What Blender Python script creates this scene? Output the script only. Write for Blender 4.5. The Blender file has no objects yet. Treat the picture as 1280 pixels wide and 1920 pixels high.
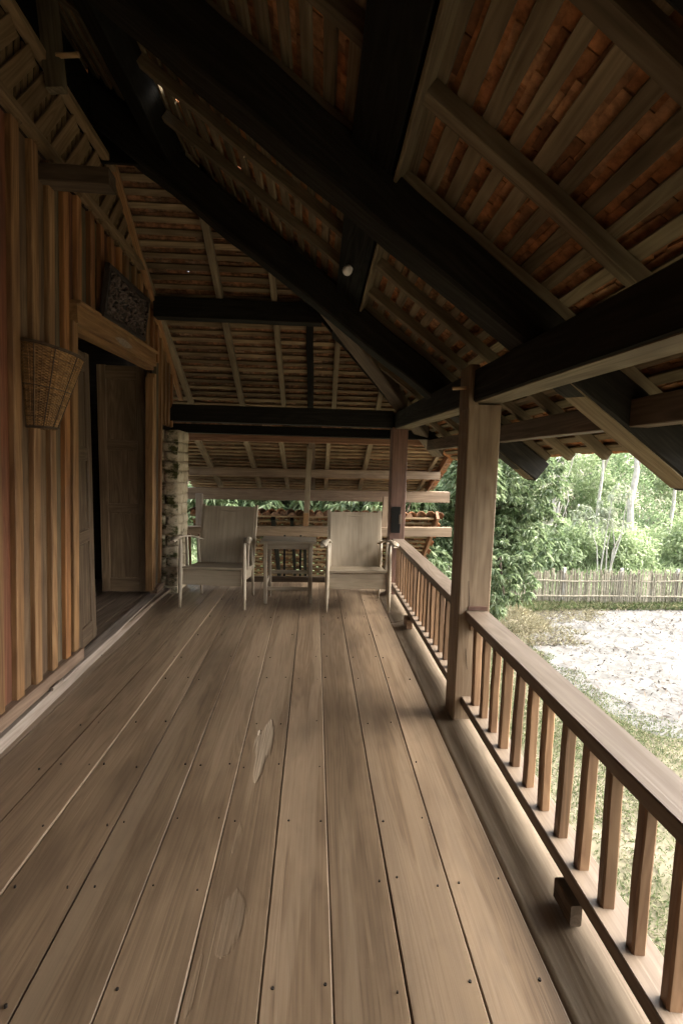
import bpy, bmesh, math, random
import numpy as np
from mathutils import Matrix, Vector, noise

random.seed(11)
rng = np.random.default_rng(11)
S = bpy.context.scene
COL = S.collection

# ------------------------------------------------------------------ camera
cam_data = bpy.data.cameras.new('camera')
cam = bpy.data.objects.new('camera', cam_data)
COL.objects.link(cam)
F_PX = 870.0
d = Vector(((598 - 640) / F_PX, -(874 - 960) / F_PX, -1.0)).normalized()
u = Vector((0.024, 1.0, 0.0))
u.z = -(u.x * d.x + u.y * d.y) / d.z
u.normalize()
xr = d.cross(u)
RC = Matrix((xr, d, u))                       # world = RC @ camera
CAMPOS = Vector((0, 0, 1.4))
cam.matrix_world = Matrix.Translation(CAMPOS) @ RC.to_4x4()
cam_data.sensor_fit = 'HORIZONTAL'
cam_data.sensor_width = 36.0
cam_data.lens = F_PX / 1280 * 36.0
cam_data.clip_start = 0.02
cam_data.clip_end = 400
S.camera = cam
S.render.resolution_x, S.render.resolution_y = 682, 1024

# ------------------------------------------------------------------ sky, sun, exposure
world = bpy.data.worlds.new('World')
S.world = world
world.use_nodes = True
wn = world.node_tree
bgn = wn.nodes['Background']
sky = wn.nodes.new('ShaderNodeTexSky')
sky.sky_type = 'NISHITA'
sky.sun_disc = False
SUN_EL, SUN_AZ = math.radians(43), math.radians(92)    # azimuth clockwise from +Y
sky.sun_elevation = SUN_EL
sky.sun_rotation = SUN_AZ
sky.air_density = 1.2
sky.dust_density = 4.0
sky.ozone_density = 0.6
cloud = wn.nodes.new('ShaderNodeHueSaturation')      # overcast: the blue is veiled by cloud
cloud.inputs['Saturation'].default_value = 0.3
wn.links.new(sky.outputs[0], cloud.inputs['Color'])
wn.links.new(cloud.outputs[0], bgn.inputs[0])
bgn.inputs[1].default_value = 0.15
sun_data = bpy.data.lights.new('sun', 'SUN')
sun_data.energy = 1.5
sun_data.angle = math.radians(45)
sun_data.color = (1.0, 0.89, 0.74)
sun = bpy.data.objects.new('sun', sun_data)
COL.objects.link(sun)
sd = Vector((math.sin(SUN_AZ) * math.cos(SUN_EL), math.cos(SUN_AZ) * math.cos(SUN_EL), math.sin(SUN_EL)))
sun.rotation_euler = sd.to_track_quat('Z', 'Y').to_euler()
S.view_settings.view_transform = 'Standard'
S.view_settings.look = 'None'
S.view_settings.gamma = 1.0
S.view_settings.exposure = 2.85
S.cycles.use_denoising = True
S.cycles.use_adaptive_sampling = True
S.cycles.adaptive_threshold = 0.03
S.cycles.max_bounces = 5
S.cycles.diffuse_bounces = 4
S.cycles.glossy_bounces = 2
S.cycles.transmission_bounces = 2
S.cycles.transparent_max_bounces = 4
S.cycles.sample_clamp_indirect = 4.0

# ------------------------------------------------------------------ materials
def nt_new(name):
    m = bpy.data.materials.new(name)
    m.use_nodes = True
    nt = m.node_tree
    return m, nt, nt.nodes['Principled BSDF']

def N(nt, typ, **kw):
    n = nt.nodes.new(typ)
    for k, v in kw.items():
        if k.startswith('i_'):
            key = k[2:]
            n.inputs[int(key) if key.isdigit() else key].default_value = v
        else:
            setattr(n, k, v)
    return n

def ramp(nt, stops):
    r = nt.nodes.new('ShaderNodeValToRGB')
    el = r.color_ramp.elements
    while len(el) < len(stops):
        el.new(0.5)
    for e, (p, c) in zip(el, stops):
        e.position = p
        e.color = (*c, 1) if len(c) == 3 else c
    return r

def mixc(nt, a, b, fac, mode='MIX'):
    n = nt.nodes.new('ShaderNodeMix')
    n.data_type = 'RGBA'
    n.blend_type = mode
    L = nt.links.new
    for sock, v in ((0, fac), (6, a), (7, b)):
        if hasattr(v, 'is_linked'):
            L(v, n.inputs[sock])
        elif sock == 0:
            n.inputs[0].default_value = v
        else:
            n.inputs[sock].default_value = (*v, 1)
    return n.outputs[2]

def rand_value(nt, island=False):
    oi = N(nt, 'ShaderNodeObjectInfo')
    if not island:
        return oi.outputs['Random']
    g = N(nt, 'ShaderNodeNewGeometry')
    a = N(nt, 'ShaderNodeMath', operation='ADD')
    nt.links.new(oi.outputs['Random'], a.inputs[0])
    nt.links.new(g.outputs['Random Per Island'], a.inputs[1])
    f = N(nt, 'ShaderNodeMath', operation='FRACT')
    nt.links.new(a.outputs[0], f.inputs[0])
    return f.outputs[0]

def wood(name, dark, mid, light, rough=0.6, var=0.35, blotch=None, blotch_amt=0.4, grain=1.0, tints=None, island=False, bump=0.25, spec=0.35, coarse=1.0, crisp=False, worn=None, wear_attr=None):
    """Timber whose grain runs along the object's own X axis."""
    m, nt, b = nt_new(name)
    L = nt.links.new
    tc = N(nt, 'ShaderNodeTexCoord')
    rnd = rand_value(nt, island)
    off = N(nt, 'ShaderNodeCombineXYZ')
    mul = N(nt, 'ShaderNodeMath', operation='MULTIPLY', i_1=37.0)
    L(rnd, mul.inputs[0])
    for k in range(3):
        L(mul.outputs[0], off.inputs[k])
    add = N(nt, 'ShaderNodeVectorMath', operation='ADD')
    L(tc.outputs['Object'], add.inputs[0])
    L(off.outputs[0], add.inputs[1])
    mp = N(nt, 'ShaderNodeMapping')
    mp.inputs['Scale'].default_value = (1.3 * grain, 42 * grain * coarse, 42 * grain * coarse)
    L(add.outputs[0], mp.inputs[0])
    g1 = N(nt, 'ShaderNodeTexNoise', i_Scale=1.0, i_Detail=4.0, i_Roughness=0.6, i_Distortion=0.0)
    L(mp.outputs[0], g1.inputs['Vector'])
    mp2 = N(nt, 'ShaderNodeMapping')
    mp2.inputs['Scale'].default_value = (0.75 * grain, 9.5 * grain, 9.5 * grain)
    L(add.outputs[0], mp2.inputs[0])
    g2 = N(nt, 'ShaderNodeTexNoise', i_Scale=1.0, i_Detail=2.0, i_Roughness=0.5, i_Distortion=0.8)
    L(mp2.outputs[0], g2.inputs['Vector'])
    # cathedral figure: rings of a slow noise field
    rg = N(nt, 'ShaderNodeMath', operation='MULTIPLY', i_1=9.0)
    L(g2.outputs[0], rg.inputs[0])
    sn = N(nt, 'ShaderNodeMath', operation='PINGPONG', i_1=0.5)
    L(rg.outputs[0], sn.inputs[0])
    s1 = N(nt, 'ShaderNodeMath', operation='MULTIPLY', i_1=0.45)
    L(sn.outputs[0], s1.inputs[0])
    s2 = N(nt, 'ShaderNodeMath', operation='MULTIPLY_ADD', i_1=0.75)
    L(g1.outputs[0], s2.inputs[0])
    L(s1.outputs[0], s2.inputs[2])
    lo, hi = (0.3, 0.75) if crisp else (0.22, 0.82)
    cr = ramp(nt, [(lo, dark), (0.5, mid), (hi, light)])
    L(s2.outputs[0], cr.inputs[0])
    col = cr.outputs[0]
    if tints:
        tr = ramp(nt, [(i / len(tints), t) for i, t in enumerate(tints)])
        tr.color_ramp.interpolation = 'CONSTANT'
        r2 = N(nt, 'ShaderNodeMath', operation='MULTIPLY', i_1=7.31)
        L(rnd, r2.inputs[0])
        r3 = N(nt, 'ShaderNodeMath', operation='FRACT')
        L(r2.outputs[0], r3.inputs[0])
        L(r3.outputs[0], tr.inputs[0])
        col = mixc(nt, col, tr.outputs[0], 1.0, 'MULTIPLY')
    if blotch:
        bn = N(nt, 'ShaderNodeTexNoise', i_Scale=1.0, i_Detail=3.0, i_Roughness=0.65, i_Distortion=0.0)
        mp3 = N(nt, 'ShaderNodeMapping')
        mp3.inputs['Scale'].default_value = (1.6, 5.0, 5.0)
        L(add.outputs[0], mp3.inputs[0])
        L(mp3.outputs[0], bn.inputs['Vector'])
        br = ramp(nt, [(0.42, (0, 0, 0)), (0.68, (blotch_amt,) * 3)])
        L(bn.outputs[0], br.inputs[0])
        col = mixc(nt, col, blotch, br.outputs[0])
    if worn:
        # sapwood bands with a wavy edge, dark water stains, and pale scuffs along the grain
        for (sc, lo_, hi_, c_, amt) in (((.42, 5.5, 5.5), .535, .555, worn[0], .45), ((1.1, 3.2, 3.2), .56, .68, worn[1], .65), ((1.6, 110, 110), .68, .74, worn[2], .45), ((7, 9, 9), .60, .78, worn[1], .3)):
            mpw = N(nt, 'ShaderNodeMapping')
            mpw.inputs['Scale'].default_value = sc
            mpw.inputs['Location'].default_value = (sc[1] * 3.3, sc[0] * 7.7, 1.3)
            L(add.outputs[0], mpw.inputs[0])
            nw = N(nt, 'ShaderNodeTexNoise', i_Scale=1.0, i_Detail=3.0, i_Roughness=.55)
            L(mpw.outputs[0], nw.inputs['Vector'])
            rw = ramp(nt, [(lo_, (0, 0, 0)), (hi_, (amt,) * 3)])
            L(nw.outputs[0], rw.inputs[0])
            col = mixc(nt, col, c_, rw.outputs[0])
    if wear_attr:
        at = N(nt, 'ShaderNodeAttribute', attribute_name=wear_attr)
        col = mixc(nt, col, cr.outputs[0] if False else (.29, .24, .178), at.outputs['Fac'])
    hv = N(nt, 'ShaderNodeHueSaturation')
    vr = N(nt, 'ShaderNodeMapRange', i_1=0.0, i_2=1.0, i_3=1 - var, i_4=1 + var)
    L(rnd, vr.inputs[0])
    L(vr.outputs[0], hv.inputs['Value'])
    L(col, hv.inputs['Color'])
    L(hv.outputs[0], b.inputs['Base Color'])
    rr = N(nt, 'ShaderNodeMapRange', i_1=0.2, i_2=0.8, i_3=rough + 0.12, i_4=rough - 0.12)
    L(s2.outputs[0], rr.inputs[0])
    L(rr.outputs[0], b.inputs['Roughness'])
    b.inputs['Specular IOR Level'].default_value = spec
    bp = N(nt, 'ShaderNodeBump', i_Strength=bump, i_Distance=0.004)
    L(s2.outputs[0], bp.inputs['Height'])
    L(bp.outputs[0], b.inputs['Normal'])
    return m

def plain(name, col, rough=0.7, noise_scale=None, col2=None, bump=0.0, spec=0.3, island=False, var=0.0, coords='Object', detail=5.0, lo=0.35, hi=0.65):
    m, nt, b = nt_new(name)
    L = nt.links.new
    src = None
    if noise_scale:
        tc = N(nt, 'ShaderNodeTexCoord')
        nz = N(nt, 'ShaderNodeTexNoise', i_Scale=noise_scale, i_Detail=detail, i_Roughness=0.6)
        L(tc.outputs[coords], nz.inputs['Vector'])
        r = ramp(nt, [(lo, col), (hi, col2 or col)])
        L(nz.outputs[0], r.inputs[0])
        src = r.outputs[0]
        if bump:
            bp = N(nt, 'ShaderNodeBump', i_Strength=bump, i_Distance=0.01)
            L(nz.outputs[0], bp.inputs['Height'])
            L(bp.outputs[0], b.inputs['Normal'])
    if var:
        hv = N(nt, 'ShaderNodeHueSaturation')
        vr = N(nt, 'ShaderNodeMapRange', i_1=0.0, i_2=1.0, i_3=1 - var, i_4=1 + var)
        L(rand_value(nt, island), vr.inputs[0])
        L(vr.outputs[0], hv.inputs['Value'])
        if src:
            L(src, hv.inputs['Color'])
        else:
            hv.inputs['Color'].default_value = (*col, 1)
        src = hv.outputs[0]
    if src:
        L(src, b.inputs['Base Color'])
    else:
        b.inputs['Base Color'].default_value = (*col, 1)
    b.inputs['Roughness'].default_value = rough
    b.inputs['Specular IOR Level'].default_value = spec
    return m

def leaf_mat(name, c1, c2, c3, rough=0.45, trans=0.35):
    m, nt, b = nt_new(name)
    L = nt.links.new
    g = N(nt, 'ShaderNodeNewGeometry')
    r = ramp(nt, [(0.0, c1), (0.55, c2), (1.0, c3)])
    L(g.outputs['Random Per Island'], r.inputs[0])
    L(r.outputs[0], b.inputs['Base Color'])
    b.inputs['Roughness'].default_value = rough
    b.inputs['Specular IOR Level'].default_value = 0.4
    t = N(nt, 'ShaderNodeBsdfTranslucent')
    hv = N(nt, 'ShaderNodeHueSaturation', i_Value=1.3)
    L(r.outputs[0], hv.inputs['Color'])
    L(hv.outputs[0], t.inputs[0])
    mx = N(nt, 'ShaderNodeMixShader', i_0=trans)
    L(b.outputs[0], mx.inputs[1])
    L(t.outputs[0], mx.inputs[2])
    L(mx.outputs[0], nt.nodes['Material Output'].inputs[0])
    return m

M = {}
FLOOR_ARGS = dict(rough=.42, var=.22, blotch=(.075, .049, .03), blotch_amt=.55, bump=.2, spec=.45, coarse=2.4, worn=((.235, .174, .116), (.085, .058, .037), (.32, .255, .18)))
M['floor'] = wood('floor_teak', (.108, .073, .044), (.165, .115, .072), (.218, .156, .1), **FLOOR_ARGS)
M['floor_torn'] = wood('torn_floor_teak', (.108, .073, .044), (.165, .115, .072), (.218, .156, .1), wear_attr='wear', **FLOOR_ARGS)
M['floor_pale'] = wood('edge_log_wood', (.14, .105, .070), (.205, .158, .108), (.26, .205, .145), rough=.62, var=.06, bump=.3, coarse=.8, blotch=(.095, .068, .045), blotch_amt=.6)
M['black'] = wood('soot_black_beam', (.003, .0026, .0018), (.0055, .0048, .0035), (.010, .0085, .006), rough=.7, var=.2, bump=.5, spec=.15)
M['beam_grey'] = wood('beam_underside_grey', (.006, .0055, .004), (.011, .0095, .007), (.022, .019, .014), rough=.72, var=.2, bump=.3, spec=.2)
M['tailbeam'] = wood('weathered_hip_beam', (.06, .043, .028), (.11, .08, .053), (.17, .128, .087), rough=.65, var=.1, bump=.3, blotch=(.03, .022, .014), blotch_amt=.5)
M['rafter'] = wood('rafter_grey_wood', (.09, .067, .04), (.155, .121, .074), (.225, .182, .117), rough=.75, var=.25, blotch=(.055, .038, .022), blotch_amt=.6, bump=.45, spec=.2)
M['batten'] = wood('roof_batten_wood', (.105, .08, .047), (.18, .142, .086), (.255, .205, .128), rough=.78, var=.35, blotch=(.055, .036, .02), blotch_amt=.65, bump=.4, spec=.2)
M['batten_dusty'] = wood('dusty_batten_wood', (.15, .104, .059), (.25, .182, .108), (.335, .258, .162), rough=.78, var=.38, blotch=(.06, .037, .02), blotch_amt=.7, bump=.4, spec=.2)  # batten wood lightened: brighter light at the far end put into the colour
M['rafter_dusty'] = wood('dusty_rafter_wood', (.14, .105, .066), (.235, .186, .122), (.32, .262, .178), rough=.75, var=.2, blotch=(.085, .058, .034), blotch_amt=.5, bump=.4, spec=.2)  # same for the far rafters, their extra light is painted in
M['purlin'] = wood('pale_brown_purlin', (.14, .094, .058), (.23, .162, .104), (.31, .228, .152), rough=.6, var=.12, blotch=(.07, .046, .028), blotch_amt=.5)  # brown beam wood lightened to carry the light reaching the far beams
M['redbeam'] = wood('reddish_purlin', (.11, .052, .028), (.20, .10, .054), (.28, .16, .088), rough=.6, var=.15, bump=.25)
M['brownbeam'] = wood('brown_purlin', (.055, .036, .022), (.095, .064, .04), (.14, .10, .065), rough=.6, var=.12, blotch=(.028, .02, .012), blotch_amt=.5)
M['post'] = wood('pale_teak_post', (.125, .083, .048), (.21, .148, .092), (.275, .205, .135), rough=.55, var=.08, blotch=(.085, .054, .031), blotch_amt=.6, bump=.25, coarse=.9)
M['redpost'] = wood('reddish_post', (.075, .034, .023), (.135, .068, .045), (.19, .106, .074), rough=.55, var=.1, blotch=(.038, .023, .017), blotch_amt=.5)
M['rail'] = wood('rail_wood', (.12, .088, .060), (.165, .126, .092), (.21, .166, .125), rough=.5, var=.06, bump=.2, coarse=.8, blotch=(.09, .064, .044), blotch_amt=.4)
M['baluster'] = wood('baluster_wood', (.12, .064, .032), (.21, .122, .064), (.29, .182, .102), rough=.5, var=.32, blotch=(.07, .036, .019), blotch_amt=.55, coarse=.8)
M['board'] = wood('wall_board', (.085, .05, .032), (.14, .086, .056), (.20, .13, .088), rough=.58, var=.3, bump=.3, blotch=(.045, .026, .017), blotch_amt=.55, crisp=True,
                  tints=[(1.1, .62, .45), (.72, .86, .76), (1.15, .72, .48), (.85, .5, .36), (.6, .7, .64), (1.0, .58, .42), (.9, .9, .74)])
M['wbatten'] = wood('wall_batten', (.17, .085, .034), (.285, .152, .064), (.385, .225, .105), rough=.5, var=.25, bump=.25, coarse=.9, blotch=(.10, .05, .024), blotch_amt=.5, crisp=True,
                    tints=[(1, 1, 1), (1, .84, .72), (.8, .82, .84), (.78, .62, .52), (.95, .78, .62)])
M['frame'] = wood('door_frame_wood', (.17, .085, .033), (.27, .145, .058), (.36, .21, .095), rough=.52, var=.1, blotch=(.10, .052, .024), blotch_amt=.55)
M['sill'] = wood('sill_wood', (.18, .135, .10), (.28, .225, .18), (.37, .315, .26), rough=.7, var=.1, blotch=(.13, .10, .073), blotch_amt=.6, bump=.35)
M['sillrail'] = wood('sill_rail_wood', (.12, .075, .048), (.19, .125, .082), (.26, .18, .125), rough=.6, var=.08, blotch=(.08, .05, .032), blotch_amt=.5)
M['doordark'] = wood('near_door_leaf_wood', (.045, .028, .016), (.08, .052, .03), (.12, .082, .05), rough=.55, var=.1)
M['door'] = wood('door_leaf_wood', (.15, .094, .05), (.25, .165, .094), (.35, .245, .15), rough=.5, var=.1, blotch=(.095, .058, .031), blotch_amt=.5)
M['lattice'] = wood('lattice_wood', (.13, .08, .037), (.21, .134, .066), (.29, .195, .105), rough=.62, var=.25)
M['chair'] = wood('grey_chair_wood', (.265, .212, .145), (.335, .272, .192), (.40, .33, .24), rough=.58, var=.05, blotch=(.17, .132, .086), blotch_amt=.6, bump=.12, coarse=1.2)
M['chairleg'] = wood('chair_leg_wood', (.26, .21, .148), (.36, .30, .22), (.45, .385, .295), rough=.5, var=.06, bump=.15)
M['table'] = wood('dusty_table_wood', (.15, .118, .08), (.21, .17, .12), (.28, .232, .17), rough=.6, var=.08, blotch=(.08, .06, .04), blotch_amt=.6, coarse=.7)
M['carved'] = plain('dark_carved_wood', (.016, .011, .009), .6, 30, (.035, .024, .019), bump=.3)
M['carvedlit'] = plain('worn_carved_wood', (.07, .048, .038), .55, 30, (.13, .092, .074), bump=.3)  # lighter copy for the raised scrolls, light on the relief painted in
M['nail'] = plain('rusty_nail', (.012, .009, .007), .7)
M['gouge'] = wood('weathered_splinter', (.10, .075, .05), (.26, .21, .155), (.37, .32, .25), rough=.75, var=.05, bump=.9, coarse=1.4)
M['basket'] = plain('basket_strand', (.17, .088, .03), .5, 45, (.33, .185, .07), var=.35, island=True, bump=.3)
M['basketdark'] = plain('basket_rim_cane', (.05, .03, .018), .6, 40, (.09, .06, .035), bump=.2)
M['bulb'] = plain('milky_bulb_glass', (.92, .9, .87), .2, spec=.7)
M['socket'] = plain('black_bakelite', (.02, .02, .02), .35)
M['peg'] = wood('pale_peg', (.3, .18, .08), (.42, .26, .125), (.5, .33, .18), rough=.5, var=.1)
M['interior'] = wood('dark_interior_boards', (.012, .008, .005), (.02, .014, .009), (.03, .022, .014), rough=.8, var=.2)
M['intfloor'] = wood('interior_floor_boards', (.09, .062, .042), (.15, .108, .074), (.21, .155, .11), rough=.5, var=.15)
# terracotta
def tile_mat(name, cols, soot=.5):
    m, nt, b = nt_new(name)
    L = nt.links.new
    tc = N(nt, 'ShaderNodeTexCoord')
    rnd = rand_value(nt, True)
    r = ramp(nt, [(i / (len(cols) - 1), c) for i, c in enumerate(cols)])
    L(rnd, r.inputs[0])
    nz = N(nt, 'ShaderNodeTexNoise', i_Scale=22.0, i_Detail=5.0, i_Roughness=.65)
    geo = N(nt, 'ShaderNodeNewGeometry')
    L(geo.outputs['Position'], nz.inputs['Vector'])
    rr = ramp(nt, [(.38, (soot,) * 3), (.66, (0, 0, 0))])
    L(nz.outputs[0], rr.inputs[0])
    c = mixc(nt, r.outputs[0], (.045, .026, .017), rr.outputs[0])
    L(c, b.inputs['Base Color'])
    b.inputs['Roughness'].default_value = .85
    b.inputs['Specular IOR Level'].default_value = .15
    bp = N(nt, 'ShaderNodeBump', i_Strength=.4, i_Distance=.004)
    L(nz.outputs[0], bp.inputs['Height'])
    L(bp.outputs[0], b.inputs['Normal'])
    return m
M['tile'] = tile_mat('terracotta_tile', [(.16, .08, .04), (.48, .215, .09), (.58, .26, .105), (.27, .14, .072), (.58, .32, .155), (.44, .175, .072)], .6)
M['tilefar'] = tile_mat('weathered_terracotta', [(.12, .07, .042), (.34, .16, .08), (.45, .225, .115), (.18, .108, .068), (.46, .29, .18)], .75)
M['stone'] = plain('mossy_masonry', (.07, .068, .028), .9, 7.0, (.40, .34, .24), bump=.8, spec=.15, coords='Generated', detail=8, lo=.40, hi=.60)
def masonry(name):
    m, nt, b = nt_new(name)
    L = nt.links.new
    geo = N(nt, 'ShaderNodeNewGeometry')
    n1 = N(nt, 'ShaderNodeTexNoise', i_Scale=9.0, i_Detail=8.0, i_Roughness=.68)
    L(geo.outputs['Position'], n1.inputs['Vector'])
    base = ramp(nt, [(.3, (.26, .21, .14)), (.55, (.42, .355, .25)), (.75, (.52, .46, .35))])
    L(n1.outputs[0], base.inputs[0])
    n2 = N(nt, 'ShaderNodeTexNoise', i_Scale=6.5, i_Detail=7.0, i_Roughness=.7)
    mp = N(nt, 'ShaderNodeMapping')
    mp.inputs['Location'].default_value = (3.1, 1.7, 9.2)
    mp.inputs['Scale'].default_value = (1, 1, 1.5)
    L(geo.outputs['Position'], mp.inputs[0])
    L(mp.outputs[0], n2.inputs['Vector'])
    # moss grows on the sheltered face turned towards -Y
    sx = N(nt, 'ShaderNodeSeparateXYZ')
    L(geo.outputs['True Normal'], sx.inputs[0])
    mr = N(nt, 'ShaderNodeMapRange', i_1=.2, i_2=-.8, i_3=-.16, i_4=.005)
    L(sx.outputs[1], mr.inputs[0])
    ad = N(nt, 'ShaderNodeMath', operation='ADD')
    L(n2.outputs[0], ad.inputs[0])
    L(mr.outputs[0], ad.inputs[1])
    mk = ramp(nt, [(.47, (0, 0, 0)), (.58, (1, 1, 1))])
    L(ad.outputs[0], mk.inputs[0])
    c = mixc(nt, base.outputs[0], (.052, .052, .018), mk.outputs[0])
    L(c, b.inputs['Base Color'])
    b.inputs['Roughness'].default_value = .92
    b.inputs['Specular IOR Level'].default_value = .1
    bp = N(nt, 'ShaderNodeBump', i_Strength=.7, i_Distance=.012)
    L(n1.outputs[0], bp.inputs['Height'])
    L(bp.outputs[0], b.inputs['Normal'])
    return m
M['stone'] = masonry('mossy_masonry')
M['soil'] = plain('grassy_soil', (.10, .095, .055), .95, 1.6, (.20, .175, .125), bump=.3, coords='Object', detail=8)
M['sand'] = plain('pale_dry_sand', (.108, .104, .096), .95, 3.0, (.178, .174, .165), bump=1.0, coords='Object', detail=10)
M['hill'] = plain('hillside_undergrowth', (.06, .11, .03), .95, .8, (.17, .22, .08), bump=.3, coords='Object', detail=8)
M['bamboo'] = plain('dry_bamboo', (.19, .165, .12), .8, 14, (.30, .27, .205), var=.3, island=True)
M['bark'] = plain('pale_bark', (.34, .31, .27), .9, 6, (.58, .55, .5), bump=.5, coords='Object', detail=6)
M['barkdark'] = plain('brown_bark', (.09, .07, .05), .9, 9, (.17, .13, .1), bump=.5)
M['mango'] = leaf_mat('glossy_mango_leaf', (.085, .13, .058), (.17, .23, .11), (.34, .40, .245), rough=.35, trans=.35)  # tones raised for outdoor glare, the lightest stands in for reflected sky
M['leaf'] = leaf_mat('light_green_leaf', (.20, .27, .13), (.31, .38, .21), (.43, .49, .33), rough=.5, trans=.45)  # paled so the colour itself carries the haze over the slope
M['leafdk'] = leaf_mat('dark_green_leaf', (.12, .18, .085), (.20, .28, .14), (.32, .39, .235), rough=.5, trans=.4)  # darker foliage, likewise paled in place of haze
M['grass'] = leaf_mat('grass_blade', (.08, .12, .045), (.15, .175, .08), (.27, .25, .155), rough=.6, trans=.3)
M['straw'] = leaf_mat('dry_straw', (.24, .21, .125), (.36, .33, .215), (.46, .43, .31), rough=.8, trans=.15)
M['litter'] = leaf_mat('dead_leaf', (.05, .037, .028), (.09, .068, .05), (.16, .13, .10), rough=.8, trans=.1)

# ------------------------------------------------------------------ object helpers
WM = {}

def tag(o, label=None, cat=None, group=None, kind=None):
    if label: o['label'] = label
    if cat: o['category'] = cat
    if group: o['group'] = group
    if kind: o['kind'] = kind
    return o

def place(o, mw, parent=None):
    COL.objects.link(o)
    WM[o.name] = mw.copy()
    if parent is not None:
        o.parent = parent
        o.matrix_parent_inverse = Matrix.Identity(4)
        o.matrix_basis = WM[parent.name].inverted() @ mw
    else:
        o.matrix_basis = mw
    return o

def empty(name, loc, label=None, cat=None, group=None, kind=None):
    o = bpy.data.objects.new(name, None)
    o.empty_display_size = 0.1
    place(o, Matrix.Translation(Vector(loc)))
    return tag(o, label, cat, group, kind)

def mesh_from(verts, faces, mat, smooth=False):
    me = bpy.data.meshes.new('m')
    me.from_pydata([tuple(v) for v in verts], [], [tuple(f) for f in faces])
    me.materials.append(M[mat] if isinstance(mat, str) else mat)
    if smooth:
        me.polygons.foreach_set('use_smooth', [True] * len(me.polygons))
    me.update()
    return me

def obj(name, me, mw=None, parent=None):
    me.name = name
    o = bpy.data.objects.new(name, me)
    return place(o, mw or Matrix.Identity(4), parent)

def frame(p0, p1, up=(0, 0, 1)):
    p0, p1 = Vector(p0), Vector(p1)
    x = (p1 - p0).normalized()
    z = Vector(up) - x * x.dot(Vector(up))
    if z.length < 1e-4:
        z = Vector((0, 1, 0)) - x * x.y
    z.normalize()
    y = z.cross(x)
    m = Matrix((x, y, z)).transposed().to_4x4()
    m.translation = p0
    return m, (p1 - p0).length

def beam_geo(L, w, h, segs=3, wob=.002, ch=.004, w1=None, h1=None, rag=0.0, endcut=0.0):
    """Bar along X from 0 to L, section w (Y) by h (Z), chamfered, slightly uneven."""
    w1 = w if w1 is None else w1
    h1 = h if h1 is None else h1
    verts, faces = [], []
    for i in range(segs + 1):
        t = i / segs
        ww, hh = w + (w1 - w) * t, h + (h1 - h) * t
        a, b = ww / 2, hh / 2
        c = min(ch, a * .45, b * .45)
        oy, oz = random.uniform(-wob, wob), random.uniform(-wob, wob)
        if i in (0, segs):
            oy *= .3; oz *= .3
        ring = [(-a + c, -b), (a - c, -b), (a, -b + c), (a, b - c), (a - c, b), (-a + c, b), (-a, b - c), (-a, -b + c)]
        for (y, z) in ring:
            ex = endcut * z * (1 if i == segs else 0)
            verts.append((L * t + ex, y + oy + random.uniform(-1, 1) * rag, z + oz + random.uniform(-1, 1) * rag))
    for i in range(segs):
        for k in range(8):
            k2 = (k + 1) % 8
            faces.append((i * 8 + k, (i + 1) * 8 + k, (i + 1) * 8 + k2, i * 8 + k2))
    faces.append(tuple(range(8)))
    faces.append(tuple(segs * 8 + k for k in reversed(range(8))))
    # orient outward
    faces = [tuple(reversed(f)) for f in faces]
    return verts, faces

def beam(name, p0, p1, w, h, mat, parent=None, up=(0, 0, 1), **kw):
    m, L = frame(p0, p1, up)
    v, f = beam_geo(L, w, h, **kw)
    return obj(name, mesh_from(v, f, mat), m, parent)

def thing_beam(name, p0, p1, w, h, mat, label, cat='beam', group=None, **kw):
    return tag(beam(name, p0, p1, w, h, mat, None, **kw), label, cat, group)

class MB:
    """Collects simple solids into one mesh."""
    def __init__(s): s.v, s.f = [], []
    def add(s, v, f, m=None):
        o = len(s.v)
        s.v += [tuple(m @ Vector(p)) for p in v] if m is not None else [tuple(p) for p in v]
        s.f += [tuple(i + o for i in q) for q in f]
        return s
    def bar(s, p0, p1, w, h, up=(0, 0, 1), **kw):
        m, L = frame(p0, p1, up)
        return s.add(*beam_geo(L, w, h, **kw), m)
    def box(s, a, b):
        (x0, y0, z0), (x1, y1, z1) = a, b
        v = [(x0, y0, z0), (x1, y0, z0), (x1, y1, z0), (x0, y1, z0), (x0, y0, z1), (x1, y0, z1), (x1, y1, z1), (x0, y1, z1)]
        return s.add(v, [(3, 2, 1, 0), (4, 5, 6, 7), (0, 1, 5, 4), (1, 2, 6, 5), (2, 3, 7, 6), (3, 0, 4, 7)])
    def tube(s, pts, radii, n=8, cap=True):
        pts = [Vector(p) for p in pts]
        o = len(s.v)
        prev = None
        for i, p in enumerate(pts):
            t = (pts[min(i + 1, len(pts) - 1)] - pts[max(i - 1, 0)]).normalized()
            a = Vector((0, 0, 1)) if abs(t.z) < .9 else Vector((1, 0, 0))
            if prev is not None:
                a = prev
            x = (a - t * a.dot(t)).normalized()
            prev = x
            y = t.cross(x)
            r = radii[i] if hasattr(radii, '__len__') else radii
            for k in range(n):
                an = 2 * math.pi * k / n
                s.v.append(tuple(p + (x * math.cos(an) + y * math.sin(an)) * r))
        for i in range(len(pts) - 1):
            for k in range(n):
                k2 = (k + 1) % n
                s.f.append((o + i * n + k, o + i * n + k2, o + (i + 1) * n + k2, o + (i + 1) * n + k))
        if cap:
            s.f.append(tuple(o + k for k in reversed(range(n))))
            s.f.append(tuple(o + (len(pts) - 1) * n + k for k in range(n)))
        return s
    def build(s, name, mat, parent=None, smooth=False, mw=None):
        me = mesh_from(s.v, s.f, mat, smooth)
        if mw is not None:
            me.transform(mw.inverted())
        return obj(name, me, mw, parent)

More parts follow.
